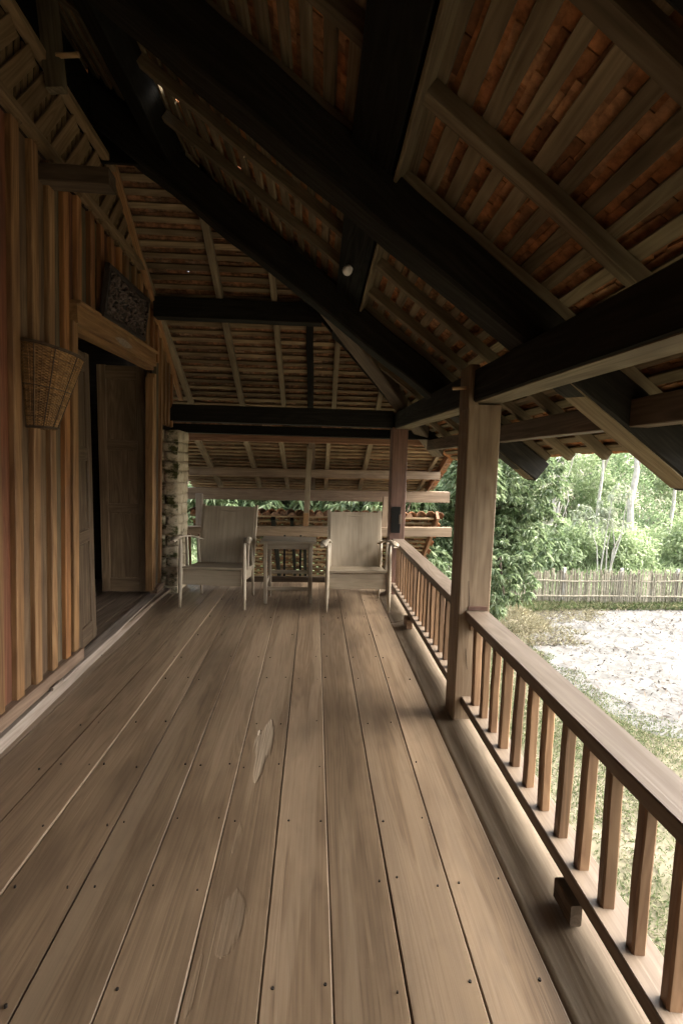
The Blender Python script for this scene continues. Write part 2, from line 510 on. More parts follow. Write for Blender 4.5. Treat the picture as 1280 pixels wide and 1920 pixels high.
def grid_mesh(nx, ny, fn):
    v = [fn(i / nx, j / ny) for j in range(ny + 1) for i in range(nx + 1)]
    f = [(j * (nx + 1) + i, j * (nx + 1) + i + 1, (j + 1) * (nx + 1) + i + 1, (j + 1) * (nx + 1) + i) for j in range(ny) for i in range(nx)]
    return v, f

RCT = RC.transposed()
def proj(P):
    c = RCT @ (Vector(P) - CAMPOS)
    if c.z > -.05:
        return None
    return (640 + F_PX * c.x / -c.z, 960 - F_PX * c.y / -c.z)

# ------------------------------------------------------------------ reference surfaces of the house
def wall_x(Y, z):                     # the leaning plank wall of the house, face of its boards
    return -1.558 - .0468 * (Y - 2.264) + .035 * z
def wp(Y, z, out=0.0):                # a point on the wall, 'out' metres proud of it
    Yw = Y - (Y - 2) * .02 * (z - 1.2)
    return Vector((wall_x(Yw, z) + out, Yw, z))
def zR(X): return 2.7296 - .74 * X    # underside of the side slope's battens
def zF(Y): return 5.797 - .64 * Y     # underside of the end slope's battens
def zF2(Y): return 1.85 - .456 * (Y - 6.0)

# ================================================================== GROUND AND YARD
GZ = -2.2
v, f = grid_mesh(60, 60, lambda a, b: ((a - .5) * 160, (b - .35) * 160,
        GZ + (0 if (b - .35) * 160 < 13 else min(((b - .35) * 160 - 13) * .13, 9.0)) ))
tag(obj('ground', mesh_from(v, f, 'soil', True)), kind='structure')
SCX, SCY, SEX, SEY = 9.3, 8.62, 5.1, 3.05
def sand_fn(a, b):
    # outline by fan: a around, b from the middle outwards
    th = a * 2 * math.pi
    r = b
    k = (abs(math.cos(th)) ** 4 + abs(math.sin(th)) ** 4) ** -.25
    wob = 1 + .035 * math.sin(5 * th + 1) + .025 * math.sin(11 * th + 2) + .02 * noise.noise(Vector((math.cos(th) * 9, math.sin(th) * 9, 1)))
    x, y = SCX + r * k * wob * SEX * math.cos(th), SCY + r * k * wob * SEY * math.sin(th)
    z = GZ + .012 + .03 * (1 - r ** 4) + (.04 * noise.noise(Vector((x * 1.9, y * 1.9, 0))) + .03 * noise.noise(Vector((x * 5.5, y * 5.5, 3)))) * (1 - r ** 6) + (0 if r < .99 else -.03)
    return (x, y, z)
v, f = grid_mesh(220, 90, sand_fn)
tag(obj('sand_plot', mesh_from(v, f, 'sand', True)), kind='structure')
mound = []
def mound_fn(a, b):
    x, y = 3.2 + a * 3.6, 9.6 + b * 2.2
    k = max(0, 1 - ((a - .3) / .32) ** 2) * max(0, 1 - ((b - .5) / .5) ** 2)
    return (x, y, GZ - .02 + .34 * k + .05 * k * noise.noise(Vector((x * 3, y * 3, 0))))
v, f = grid_mesh(40, 24, mound_fn)
tag(obj('soil_mound', mesh_from(v, f, 'soil', True)), kind='structure')

# ================================================================== VERANDA FLOOR
floor = empty('veranda_floor', (0, 2, 0), kind='structure')
edges = [  # plank joints: X at Y = 1 and at Y = 4
    (-1.76, -1.90), (-1.435, -1.50), (-1.215, -1.165), (-1.0, -1.0), (-.745, -.815), (-.54, -.612), (-.33, -.383),
    (-.128, -.160), (.0635, .035), (.263, .240), (.4635, .475), (.670, .674)]
def ex(k, Y): return edges[k][0] + (edges[k][1] - edges[k][0]) * (Y - 1) / 3
plank_objs = []
Y0F, Y1F = -1.6, 5.5
for k in range(len(edges) - 1):
    cuts = [Y0F, Y1F]
    gap = (.0030, .0014, .0016, .0026, .0014, .0018)[k % 6]
    n = 12
    verts, faces = [], []
    oz = random.uniform(-.0025, .0025)
    for i in range(n + 1):
        Y = Y0F + (Y1F - Y0F) * i / n
        xa, xb = ex(k, Y) + gap / 2 + random.uniform(-1, 1) * .0012, ex(k + 1, Y) - gap / 2 + random.uniform(-1, 1) * .0012
        zc = oz + random.uniform(-.0012, .0012)
        for (x, z) in ((xa, -.03), (xa, zc - .004), (xa + .004, zc), ((xa + xb) / 2, zc - .0015), (xb - .004, zc), (xb, zc - .004), (xb, -.03)):
            verts.append((x, Y, z))
    for i in range(n):
        for q in range(7):
            q2 = (q + 1) % 7
            faces.append((i * 7 + q, (i + 1) * 7 + q, (i + 1) * 7 + q2, i * 7 + q2))
    faces.append(tuple(range(7)))
    faces.append(tuple(n * 7 + q for q in reversed(range(7))))
    faces = [tuple(reversed(ff)) for ff in faces]
    mw, _ = frame(((ex(k, 1) + ex(k + 1, 1)) / 2, 0, 0), ((ex(k, 1) + ex(k + 1, 1)) / 2, 1, 0))
    me = mesh_from(verts, faces, 'floor')
    me.transform(mw.inverted())
    plank_objs.append(obj('floor_plank', me, mw, floor))
MB().box((-1.85, -1.6, -.045), (.66, 5.45, -.036)).build('sub_floor', 'interior', floor)  # unseen dark sheet added to stop light rising through the plank seams
# nail heads in pairs over the joists
nb = MB()
for Y in (.55, 1.12, 1.43, 1.72, 2.06, 2.42, 2.95, 3.3, 3.75, 4.2, 4.75):
    for k in range(len(edges) - 1):
        for s in (.16, .84):
            if random.random() < .42:
                continue
            x = ex(k, Y) + (ex(k + 1, Y) - ex(k, Y)) * s + random.uniform(-.012, .012)
            yy = Y + random.uniform(-.02, .02)
            r = random.choice((.0026, .0034, .0042))
            v = [(x + r * math.cos(a * math.pi / 4), yy + r * math.sin(a * math.pi / 4), z) for z in (-.01, .0042) for a in range(8)]
            nb.add(v, [tuple(range(8, 16))] + [(a, (a + 1) % 8, 8 + (a + 1) % 8, 8 + a) for a in range(8)])
tag(nb.build('floor_nail_heads', 'nail', floor), kind='stuff')
# one plank has torn-out hollows where bare splintered fibre shows
old = plank_objs[6]
old_mw = WM[old.name]
TORN = [(-.245, 2.20, .52, .042, .8), (-.248, 1.315, .22, .05, .45), (-.283, 1.64, .15, .018, .42), (-.31, 1.14, .16, .014, .42), (-.285, 2.33, .05, .006, 1.0)]
def torn(x, y):
    dep, msk = 0.0, 0.0
    for (cx, cy, L_, W_, k) in TORN:
        t = (y - cy) / L_ + .5
        if not 0 < t < 1: continue
        jag = .7 * noise.noise(Vector((x * 45, y * 4, cx * 9))) + .35 * noise.noise(Vector((x * 130, y * 14, 2)))
        w = W_ * (math.sin(math.pi * t ** .8) ** .7) * (1 + .25 * math.sin(8 * t + cx * 40))
        s_ = (x - cx - .02 * (t - .5) * (L_ / .5)) / max(w, 1e-4)
        e = 1 - abs(s_) + jag
        if e > 0:
            m_ = min(1, e * 2.6)
            rid = noise.noise(Vector((x * 170, y * 3.2, 5))) * .45 + noise.noise(Vector((x * 70, y * 5, 8))) * .6
            deep = .5 + .5 * s_
            dep = max(dep, m_ * k * k * (.0018 + .0035 * max(0, deep) + .0036 * rid))
            msk = max(msk, m_ * k * k * min(1, max(0, .62 + .9 * rid - .25 * max(0, s_))))
    return dep, msk
ys_ = [Y0F + (.95 - Y0F) * q / 8 for q in range(8)] + [.95 + (2.55 - .95) * q / 420 for q in range(421)] + [2.55 + (Y1F - 2.55) * (q + 1) / 10 for q in range(10)]
NXT = 64
verts, faces, wear = [], [], []
for Y in ys_:
    xa_, xb_ = ex(6, Y) + .0015, ex(7, Y) - .0015
    for q in range(NXT + 1):
        x = xa_ + (xb_ - xa_) * q / NXT
        dep, msk = torn(x, Y) if .96 < Y < 2.54 else (0, 0)
        edge = .003 if q in (0, NXT) else 0
        verts.append((x, Y, -dep - edge)); wear.append(msk)
nr = NXT + 1
for r_ in range(len(ys_) - 1):
    for q in range(NXT):
        a_ = r_ * nr + q
        faces.append((a_, a_ + 1, a_ + nr + 1, a_ + nr))
b0 = len(verts)
for Y in ys_:
    verts += [(ex(6, Y) + .0015, Y, -.03), (ex(7, Y) - .0015, Y, -.03)]; wear += [0, 0]
for r_ in range(len(ys_) - 1):
    faces.append((r_ * nr, (r_ + 1) * nr, b0 + 2 * r_ + 2, b0 + 2 * r_))
    faces.append((r_ * nr + NXT, b0 + 2 * r_ + 1, b0 + 2 * r_ + 3, (r_ + 1) * nr + NXT))
    faces.append((b0 + 2 * r_, b0 + 2 * r_ + 2, b0 + 2 * r_ + 3, b0 + 2 * r_ + 1))
me = mesh_from(verts, faces, 'floor_torn')
at_ = me.attributes.new('wear', 'FLOAT', 'POINT')
at_.data.foreach_set('value', wear)
me.transform(old_mw.inverted())
me.name = 'floor_plank'
old.data = me
old['label'] = 'floor plank with torn splintered hollows'
# rounded edge log under the railing
def log_geo(Y0, Y1, dz, seed, n=60):
    prof = [(.676, -.05), (.682, -.014), (.70, -.013), (.725, -.011), (.75, -.004), (.775, .004), (.80, .010), (.83, .014), (.87, .014), (.92, .010), (.955, -.01), (.965, -.08)]
    vs, fs = [], []
    for i in range(n + 1):
        Y = Y0 + (Y1 - Y0) * i / n
        for (x, z) in prof:
            w = .006 * noise.noise(Vector((x * 5, Y * 1.3, seed))) + .003 * noise.noise(Vector((x * 30, Y * 2.5, seed)))
            end = 1 - max(0, 1 - (Y1 - Y) / .05) * .25
            vs.append((x, Y, (z + w) * end + dz))
    m = len(prof)
    for i in range(n):
        for j in range(m - 1):
            fs.append((i * m + j, i * m + j + 1, (i + 1) * m + j + 1, (i + 1) * m + j))
    fs.append(tuple(reversed(range(m))))
    fs.append(tuple(n * m + j for j in range(m)))
    mw, _ = frame((.8, Y0, 0), (.8, Y1, 0))
    me = mesh_from(vs, [tuple(reversed(q)) for q in fs], 'floor_pale', True)
    me.transform(mw.inverted())
    return me, mw
for (a, b_, dz, sd_) in ((-1.6, 4.1, 0.0, 1.0), (4.105, 5.5, .0, 3.0)):
    me, mw = log_geo(a, b_, dz, sd_)
    obj('edge_log', me, mw, floor)
beam('edge_joist', (.885, -1.6, -.14), (.885, 5.2, -.14), .14, .12, 'brownbeam', floor, segs=6)
for yj in (-1.0, .6, 2.2, 3.8, 5.1):
    beam('floor_joist', (-1.8, yj, -.09), (.82, yj, -.09), .1, .11, 'brownbeam', floor)

# ================================================================== POSTS
post = empty('veranda_post', (.855, 2.51, GZ), 'pale square timber post between the two railing sections', 'post')
v, f = beam_geo(4.0 - .06, .164, .165, segs=10, wob=.002, ch=.006, w1=.176)
mw, _ = frame((.855, 2.513, GZ), (.862, 2.513, 1.74), up=(0, -1, 0))
obj('shaft', mesh_from(v, f, 'post'), mw, post)
beam('tenon', (.798, 2.513, 1.72), (.798, 2.513, 1.945), .165, .052, 'post', post, up=(1, 0, 0))
pg = MB().tube([(.70, 2.49, 1.828), (.79, 2.49, 1.836)], .0085, 8).build('peg', 'peg', post, mw=frame((.70, 2.49, 1.83), (.79, 2.49, 1.83))[0])
for (x, z0, z1, wd) in ((.835, .62, .80, .0014), (.838, .30, .42, .0011)):
    beam('drying_crack', (x, 2.4305, z0), (x - .014, 2.4295, z1), wd, .002, 'nail', post, segs=4, wob=.001, ch=.0003)
post2 = empty('veranda_post', (.86, 5.05, GZ), 'reddish square timber post at the corner behind the chair and railing', 'post')
v, f = beam_geo(4.03, .165, .175, segs=8, wob=.002, ch=.006)
obj('shaft', mesh_from(v, f, 'redpost'), frame((.86, 5.05, GZ), (.86, 5.05, 1.83), up=(0, -1, 0))[0], post2)
beam('latch_board', (.836, 4.94, .70), (.836, 4.94, .985), .012, .10, 'black', post2, up=(1, 0, 0))
beam('latch_block', (.882, 4.945, .80), (.882, 4.945, .90), .03, .028, 'brownbeam', post2, up=(1, 0, 0))
post3 = empty('veranda_post', (.855, -.1, GZ))
tag(post3, 'square timber post of the veranda behind the viewer', 'post')
v, f = beam_geo(4.0, .165, .165, segs=4)
obj('shaft', mesh_from(v, f, 'post'), frame((.855, -.25, GZ), (.855, -.25, 1.72), up=(0, -1, 0))[0], post3)

# ================================================================== RAILINGS
bal_meshes = []
for k in range(7):
    q1, q2 = random.uniform(.034, .041), random.uniform(.034, .041)
    bal_v, bal_f = beam_geo(.437, q1, q2, segs=4, wob=.0011, ch=random.uniform(.003, .006), w1=q1 + random.uniform(-.003, .003), h1=q2 + random.uniform(-.003, .003), rag=.0006)
    bal_meshes.append(mesh_from(bal_v, bal_f, 'baluster'))
    bal_meshes[-1].name = 'baluster'
def railing(y0, y1, label, ys):
    r = empty('railing', (.875, (y0 + y1) / 2, .0), label, 'railing')
    beam('top_rail', (.876, y0, .607), (.876, y1, .607), .126, .05, 'rail', r, segs=8, wob=.0015, ch=.004)
    beam('bottom_rail', (.868, y0, .12), (.868, y1, .12), .112, .05, 'rail', r, segs=8, wob=.0015, ch=.004)
    for y in ys:
        o = bpy.data.objects.new('baluster', random.choice(bal_meshes))
        mw = frame((.862, y, .145), (.862 + random.uniform(-.006, .006), y + random.uniform(-.004, .004), .582), up=(1, random.uniform(-.12, .12), 0))[0]
        place(o, mw, r)
    return r
r1 = railing(-.17, 2.431, 'near railing with wide top rail beside the sandy yard', [2.222 - .1277 * k for k in range(19)] + [2.345])
beam('rail_bracket', (.84, 2.424, .553), (.91, 2.424, .553), .014, .055, 'baluster', r1)
beam('rail_cleat', (.825, 2.4265, .648), (.93, 2.4265, .648), .006, .022, 'redpost', r1)
beam('support_block', (.808, 1.25, .052), (.808, 1.35, .052), .036, .07, 'brownbeam', r1)
beam('support_block', (.805, .35, .054), (.805, .5, .054), .05, .078, 'baluster', r1)
r2 = railing(2.598, 4.962, 'far railing running from pale post to reddish corner post', [2.68 + .128 * k for k in range(18)])
beam('support_block', (.805, 3.86, .054), (.805, 4.0, .054), .05, .078, 'baluster', r2)
r3 = empty('railing', (-.4, 5.16, 0), 'low railing behind the chairs and side table', 'railing')
beam('bottom_rail', (-1.5, 5.17, .12), (.78, 5.17, .12), .05, .06, 'brownbeam', r3, segs=5)
for i, x in enumerate((-1.42, -1.32, -.9, -.37, -.19, .2, .6)):
    beam('stay', (x, 5.19, .148), (x + (.0), 5.19, .62), .032, .022, 'black' if x in (-.37, -.19) else 'redbeam', r3, up=(1, 0, 0))

# ================================================================== HOUSE WALL
wall = empty('house_wall', (-1.6, 3.2, 0), 'leaning plank wall of the house with upright battens and lattice strip', 'wall')
TOPZ = 2.97
def wall_top(Y):
    return min(TOPZ, zF(Y) - .05)
def wall_bot(Y):
    return .095 if Y < 4.95 else 1.79
def wall_bar(name, Ya, Yb, z0, z1, th, out, mat, parent=wall, segs=5, wob=.0015, top0=None, top1=None):
    """Upright board between Ya and Yb on the wall; top may slope."""
    top0 = z1 if top0 is None else top0
    top1 = z1 if top1 is None else top1
    vs, fs = [], []
    for i in range(segs + 1):
        t = i / segs
        za, zb = z0 + (top0 - z0) * t, z0 + (top1 - z0) * t
        wy, wo = random.uniform(-wob, wob), random.uniform(-wob, wob) * .7
        c = min(.004, th * .3)
        for (Y, z, o) in ((Ya, za, out - th), (Yb, zb, out - th), (Yb, zb, out - c), (Yb - c, zb, out), (Ya + c, za, out), (Ya, za, out - c)):
            p = wp(Y + wy, z, o + wo)
            vs.append(p)
    for i in range(segs):
        for k in range(6):
            k2 = (k + 1) % 6
            fs.append((i * 6 + k, i * 6 + k2, (i + 1) * 6 + k2, (i + 1) * 6 + k))
    fs.append(tuple(reversed(range(6))))
    fs.append(tuple(segs * 6 + k for k in range(6)))
    mw, _ = frame(wp((Ya + Yb) / 2, z0), wp((Ya + Yb) / 2, max(top0, top1)), up=(1, 0, 0))
    me = mesh_from(vs, fs, mat)
    me.transform(mw.inverted())
    return obj(name, me, mw, parent)

DY0, DY1, DZ = 3.06, 4.66, 2.22        # door opening
pitch = .168
bats = []
Y = 2.371 - pitch * 20
while Y < 5.36:
    bats.append(Y)
    Y += pitch if Y < 4.6 else .128
bats = [b_ + (random.uniform(-.016, .016) if b_ < 2.2 or b_ > 3.2 else 0) for b_ in bats]
for i, Y in enumerate(bats):
    Yn = bats[i + 1] if i + 1 < len(bats) else 5.36
    w = (.066 if Y < 4.6 else .052) + random.uniform(-.010, .010)
    for (nm, a, b_, th, out, mt) in (('board', Y + w - .008, Yn + .008, .02, -.006, 'board'), ('batten', Y, Y + w, .030, .023, 'wbatten')):
        if b_ > 5.37: b_ = 5.365
        jit = random.uniform(-.006, .006) if nm == 'batten' else 0
        a += jit; b_ += jit
        for (lo, hi) in ((wall_bot((a + b_) / 2), 9), ):
            if b_ > DY0 - .03 and a < DY1 + .03 and nm == 'board' or (nm == 'batten' and b_ > DY0 - .10 and a < DY1 + .06):
                lo = 2.36
            t0, t1 = wall_top(a), wall_top(b_)
            if min(t0, t1) > lo + .03:
                wall_bar(nm, a, b_, lo, max(t0, t1), th, out, mt, top0=t0, top1=t1, segs=6 if nm == 'batten' else 5, wob=.003 if nm == 'batten' else .001)
# backing so that no light passes between boards
bk = MB()
for (Ya, Yb, z0, z1f) in ((-1.6, DY0 - .02, .02, None), (DY1 + .02, 5.36, .02, None), (DY0 - .02, DY1 + .02, 2.34, None)):
    n = 8
    for i in range(n):
        a, b_ = Ya + (Yb - Ya) * i / n, Ya + (Yb - Ya) * (i + 1) / n
        P = [wp(a, z0, -.021), wp(b_, z0, -.021), wp(b_, wall_top(b_), -.021), wp(a, wall_top(a), -.021)]
        Q = [p + Vector((-.02, 0, 0)) for p in P]
        bk.add(P + Q, [(0, 1, 2, 3), (7, 6, 5, 4), (0, 4, 5, 1), (1, 5, 6, 2), (2, 6, 7, 3), (3, 7, 4, 0)])
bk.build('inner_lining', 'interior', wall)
# sill beam and pale base board
beam('sill_rail', wp(-1.6, .115, .005), wp(DY0, .115, .005), .075, .075, 'sillrail', wall, segs=8, wob=.002)
beam('sill_rail', wp(DY1, .095, .005), wp(4.96, .095, .005), .07, .06, 'sillrail', wall, segs=4, wob=.002)
beam('base_board', wp(-1.6, .037, .012), wp(4.95, .030, .012), .10, .075, 'sill', wall, segs=14, wob=.003, rag=.0025)
beam('base_joint', wp(2.62, .085, .066), wp(2.72, .085, .066), .012, .02, 'sill', wall)
# door frame
wall_bar('jamb', DY0 - .075, DY0 - .005, .15, 2.24, .07, .018, 'frame', segs=6)
wall_bar('jamb', DY1 - .005, DY1 + .05, .10, 2.24, .07, .014, 'frame', segs=6)
wall_bar('inner_jamb', DY1 - .045, DY1 - .006, .10, 2.2, .07, .01, 'frame', segs=6)
beam('lintel', wp(DY0 - .045, 2.290, -.006), wp(DY1 - .02, 2.360, -.006), .075, .115, 'frame', wall, segs=6, wob=.002)
beam('lintel_cap', wp(DY0 - .05, 2.357, .008), wp(DY1 - .01, 2.427, .008), .09, .022, 'frame', wall, segs=6)
beam('door_head', wp(DY0, 2.215, -.035), wp(DY1, 2.29, -.035), .07, .04, 'frame', wall, segs=5)
# scar of pale bare wood on the lintel
sv, sf = grid_mesh(14, 5, lambda a, b: tuple(wp(3.62 + a * .36, 2.288 + (a * .36 + .56) * .0437 + (b - .5) * .055 * math.sin(math.pi * (a * .9 + .06)) - .012, .0325 + .003 * math.sin(math.pi * a) * math.sin(math.pi * b))))
obj('bare_patch', mesh_from(sv, sf, 'sill', True), None, wall)
# door leaves
def leaf(name, hinge, ang_dir, W, H, label, dm='door'):
    """Panelled leaf: hinge point at floor, ang_dir = unit vector along the leaf."""
    a = Vector(ang_dir).normalized()
    nrm = Vector((a.y, -a.x, 0))
    root_m, _ = frame(Vector(hinge), Vector(hinge) + Vector((0, 0, 1)), up=nrm)
    core = MB().bar(Vector(hinge) + a * (W / 2) + Vector((0, 0, .005)), Vector(hinge) + a * (W / 2) + Vector((0, 0, H)), W - .01, .018, up=nrm, segs=2, wob=.0005).build('door_leaf', dm, wall, mw=root_m)
    core['label'] = label
    st = .085
    for s in (st / 2, W - st / 2):
        beam('stile', Vector(hinge) + a * s, Vector(hinge) + a * s + Vector((0, 0, H + .01)), st, .042, dm, core, up=nrm)
    for z, hh in ((.07, .14), (H * .38, .09), (H * .66, .09), (H - .06, .13)):
        beam('cross_rail', Vector(hinge) + a * (st + .001) + Vector((0, 0, z)), Vector(hinge) + a * (W - st - .001) + Vector((0, 0, z)), .040, hh, dm, core)
    for (z0, z1) in ((.14, H * .38 - .045), (H * .38 + .045, H * .66 - .045), (H * .66 + .045, H - .125)):
        c0, c1 = Vector(hinge) + a * (W / 2) + Vector((0, 0, z0 + .012)), Vector(hinge) + a * (W / 2) + Vector((0, 0, z1 - .012))
        beam('panel', c0, c1, W - 2 * st - .022, .026, dm, core, up=nrm, ch=.008)
    return core
l1 = leaf('door_leaf', (-1.735, 4.80, .065), (-1, .02, 0), .47, 2.27, 'dark panelled door leaf standing open inside the doorway')
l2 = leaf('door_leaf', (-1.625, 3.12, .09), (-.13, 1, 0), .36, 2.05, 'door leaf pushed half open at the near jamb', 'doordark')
beam('hinge_post', (-1.70, 4.815, .065), (-1.70, 4.79, 2.3), .03, .05, 'door', l1, up=(0, 1, 0))
# lattice strip above the boards
lat = wall
LZ0, LZ1 = 2.985, 3.385
def lat_end(z): return (5.797 - .05 - z) / .64
beam('lattice_bottom_rail', wp(-1.6, LZ0 - .012, .02), wp(lat_end(LZ0 + .045) , LZ0 + .045, .02), .06, .045, 'lattice', wall, segs=10, wob=.002)
beam('lattice_top_rail', wp(-1.6, LZ1, .02), wp(lat_end(LZ1 + .05), LZ1 + .05, .02), .055, .045, 'lattice', wall, segs=8, wob=.002)
beam('barge_strip', wp(lat_end(LZ1 + .06) - .01, LZ1 + .06, .03), wp(5.62, zF(5.62) - .07, .03), .05, .04, 'wbatten', wall, segs=8, wob=.002)
Yl = -.9
while Yl < 4.0:
    za, zb = LZ0 + .012, LZ1 - .02
    Yt = Yl + (zb - za) / 1.22
    zlim = lambda Yq: zF(Yq) - .09
    t = 1.0
    for q in range(20):
        tt = (q + 1) / 20
        if za + (zb - za) * tt > zlim(Yl + (Yt - Yl) * tt):
            t = q / 20
            break
    if t > .15:
        p0, p1 = wp(Yl, za, .018), wp(Yl + (Yt - Yl) * t, za + (zb - za) * t, .018)
        beam('lattice_plank', p0, p1, .078, .012, 'lattice', wall, up=(1, 0, 0), segs=2, wob=.0015)
    Yl += .158
Yl = -.6
while Yl < 4.25:
    zt = min(LZ1, zF(Yl) - .1)
    if zt > LZ0 + .05:
        beam('lattice_slat', wp(Yl, LZ0 + .01, -.004), wp(Yl, zt, -.004), .034, .01, 'lattice', wall, up=(1, 0, 0), segs=1)
    Yl += .058
# house side: dark room and attic behind the wall
room = empty('house_room', (-3, 2, 0), kind='structure')
for k in range(13):
    x = -1.66 - k * .2
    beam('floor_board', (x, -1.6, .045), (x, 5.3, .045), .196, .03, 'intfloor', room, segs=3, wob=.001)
rb = MB()
rb.box((-4.5, -1.75, .0), (-4.4, 5.6, 2.7)); rb.box((-4.4, -1.75, .0), (-1.72, -1.65, 2.7)); rb.box((-4.4, 5.30, .0), (-1.78, 5.4, 2.7))
rb.box((-4.5, -1.75, 2.72), (-1.60, 5.4, 2.76))
rb.box((-4.4, -1.65, .005), (-1.75, 5.3, .025))
rb.box((-3.0, -1.75, 2.77), (-2.95, 5.6, 5.3)); rb.box((-2.94, -1.75, 2.77), (-1.56, -1.68, 4.9)); rb.box((-2.94, 5.45, 1.8), (-1.72, 5.5, 5.2))
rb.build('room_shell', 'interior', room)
# black beam on the wall head, and the stub that sticks out of the wall
thing_beam('wall_plate', (-1.50, -1.6, 3.50), (-1.60, 3.6, 3.50), .12, .13, 'black', 'black plate beam over the lattice in the dark upper corner')
stub = thing_beam('projecting_beam', wp(2.70, 2.885, -.25), (-1.135, 2.705, 2.893), .1, .088, 'brownbeam', 'short squared beam end jutting from the wall above the basket')
MB().tube([(-1.28, 2.651, 2.893), (-1.28, 2.657, 2.893)], .007, 8).build('pin', 'sill', stub)
# upper dark bracket and peg in the corner
br = empty('hanger_post', (-1.36, 2.62, 3.2), 'dark hanger board with a peg beside the lattice top', 'post')
beam('board', (-1.375, 2.64, 3.28), (-1.41, 2.64, 3.72), .09, .05, 'rafter', br, up=(0, 1, 0))
MB().tube([(-1.36, 2.62, 3.43), (-1.24, 2.60, 3.425)], .012, 8).build('peg', 'peg', br, mw=frame((-1.36, 2.62, 3.43), (-1.24, 2.62, 3.43))[0])

ew = empty('veranda_end_wall', (-.4, -1.62, 0), 'added plank wall behind the viewer, cutting light from the rear', 'wall')  # unseen wall added to darken the near floor and beams
for k in range(13):
    x = -1.50 + k * .19
    beam('board', (x, -1.62, .0), (x, -1.62, zR(x) - .12 if x > -1.2 else 3.4), .187, .03, 'board', ew, up=(0, 1, 0), segs=2)

# ================================================================== HANGING THINGS ON THE WALL
# carved panel, leaning forward at its top
cp = empty('carved_panel', wp(3.87, 2.42), 'dark carved wooden panel of scrolling leaves hanging above the doorway', 'carving')
A = wp(3.33, 2.375, .035); B = wp(4.19, 2.43, .035); upv = Vector((.16, 0, 1)).normalized()
xa = (B - A).normalized(); za = (upv - xa * xa.dot(upv)).normalized(); na = xa.cross(za)
CW, CH = (B - A).length, .335
cm = Matrix((xa, na * -1, za)).transposed().to_4x4()
nrm_out = na if na.x > 0 else -na
def cpt(s, t, o=0): return A + xa * (s * CW) + za * (t * CH) + nrm_out * o
MB().add([cpt(0, 0, 0), cpt(1, 0, 0), cpt(1, 1, 0), cpt(0, 1, 0), cpt(0, 0, .016), cpt(1, 0, .016), cpt(1, 1, .016), cpt(0, 1, .016)],
         [(3, 2, 1, 0), (4, 5, 6, 7), (0, 1, 5, 4), (1, 2, 6, 5), (2, 3, 7, 6), (3, 0, 4, 7)]).build('backboard', 'carved', cp)
for (s0, t0, s1, t1) in ((-.01, .03, 1.01, .03), (-.01, .97, 1.01, .97), (.02, .06, .02, .94), (.98, .06, .98, .94)):
    beam('border', cpt(s0, t0, .02), cpt(s1, t1, .02), .028, .03, 'carved', cp, up=nrm_out)
cb = MB()
rr_ = random.Random(4)
for k in range(120):
    s, t = rr_.uniform(.06, .94), rr_.uniform(.12, .88)
    R0 = rr_.uniform(.02, .045); ph = rr_.uniform(0, 6.28); sg = rr_.choice((-1, 1))
    pts, rad = [], []
    for q in range(9):
        an = ph + sg * q * .55
        r = R0 * (1 - q / 10)
        pts.append(cpt(s, t, .030 + .010 * math.sin(q * 1.3 + k)) + xa * (r * math.cos(an)) + za * (r * math.sin(an)))
        rad.append(.0072 * (1 - q / 14))
    cb.tube(pts, rad, 5)
tag(cb.build('scroll_carving', 'carvedlit', cp), kind='stuff')

# creel basket
bk_root = empty('basket', (-1.44, 2.68, 1.56), 'tall woven bamboo basket tapering downwards, hanging on the wall beside the door', 'basket')
bc_t, bc_b = Vector((-1.40, 2.555, 1.965)), Vector((-1.478, 2.575, 1.56))
RT, RB_ = .145, .062
def bk_pt(th, t, dr=0.0):
    c = bc_b + (bc_t - bc_b) * t
    r = RB_ + (RT - RB_) * (t ** 1.05) + dr
    sq = 1 / max(abs(math.cos(th)), abs(math.sin(th))) ** .35          # squarish foot
    k = 1 + (sq - 1) * (1 - t)
    tilt = Vector((0, 0, .03 * math.cos(th) * -t - .01 * math.sin(th) * t))
    return c + Vector((math.cos(th), math.sin(th), 0)) * (r * k) + tilt
nst, nrow = 48, 62
wv = MB()
for j in range(nrow):
    t = (j + .5) / nrow
    pts = []
    for i in range(nst + 1):
        th = 2 * math.pi * i / nst
        pts.append(bk_pt(th, t, .0032 * (1 if (i + j) % 2 else -1)))
    o = len(wv.v)
    hgt = .0033
    for p in pts:
        wv.v += [tuple(p + Vector((0, 0, hgt))), tuple(p - Vector((0, 0, hgt)))]
    for i in range(nst):
        wv.f.append((o + 2 * i, o + 2 * i + 1, o + 2 * i + 3, o + 2 * i + 2))
tag(wv.build('weave', 'basket', bk_root), kind='stuff')
sk = MB()
for i in range(0, nst, 2):
    th = 2 * math.pi * i / nst
    sk.tube([bk_pt(th, t, 0) for t in (0, .25, .5, .75, 1.0)], .0024, 5, False)
tag(sk.build('stakes', 'basket', bk_root), kind='stuff')
for th in (-.95, -.2, .6, 1.5, 2.6, 3.7, 4.7):
    MB().tube([bk_pt(th, t, .004) for t in (.02, .3, .6, .98)], .0028, 6).build('dark_rib', 'basketdark', bk_root)
for (t, r) in ((1.0, .0085), (.02, .007)):
    MB().tube([bk_pt(2 * math.pi * i / 40, t, .003) for i in range(41)], r, 7, False).build('rim', 'basketdark', bk_root, True)
MB().tube([bk_pt(2 * math.pi * i / 40, .52, .003) for i in range(41)], .0022, 5, False).build('waist_band', 'basketdark', bk_root, True)
bb = MB(); bb.add([bk_pt(2 * math.pi * i / 24, .01) for i in range(24)], [tuple(range(24))]); bb.build('base', 'basketdark', bk_root)
il = MB(); v, f = grid_mesh(32, 4, lambda a, b: bk_pt(2 * math.pi * a, b * .97 + .01, -.004)); il.add(v, f); il.build('lining', 'basketdark', bk_root)

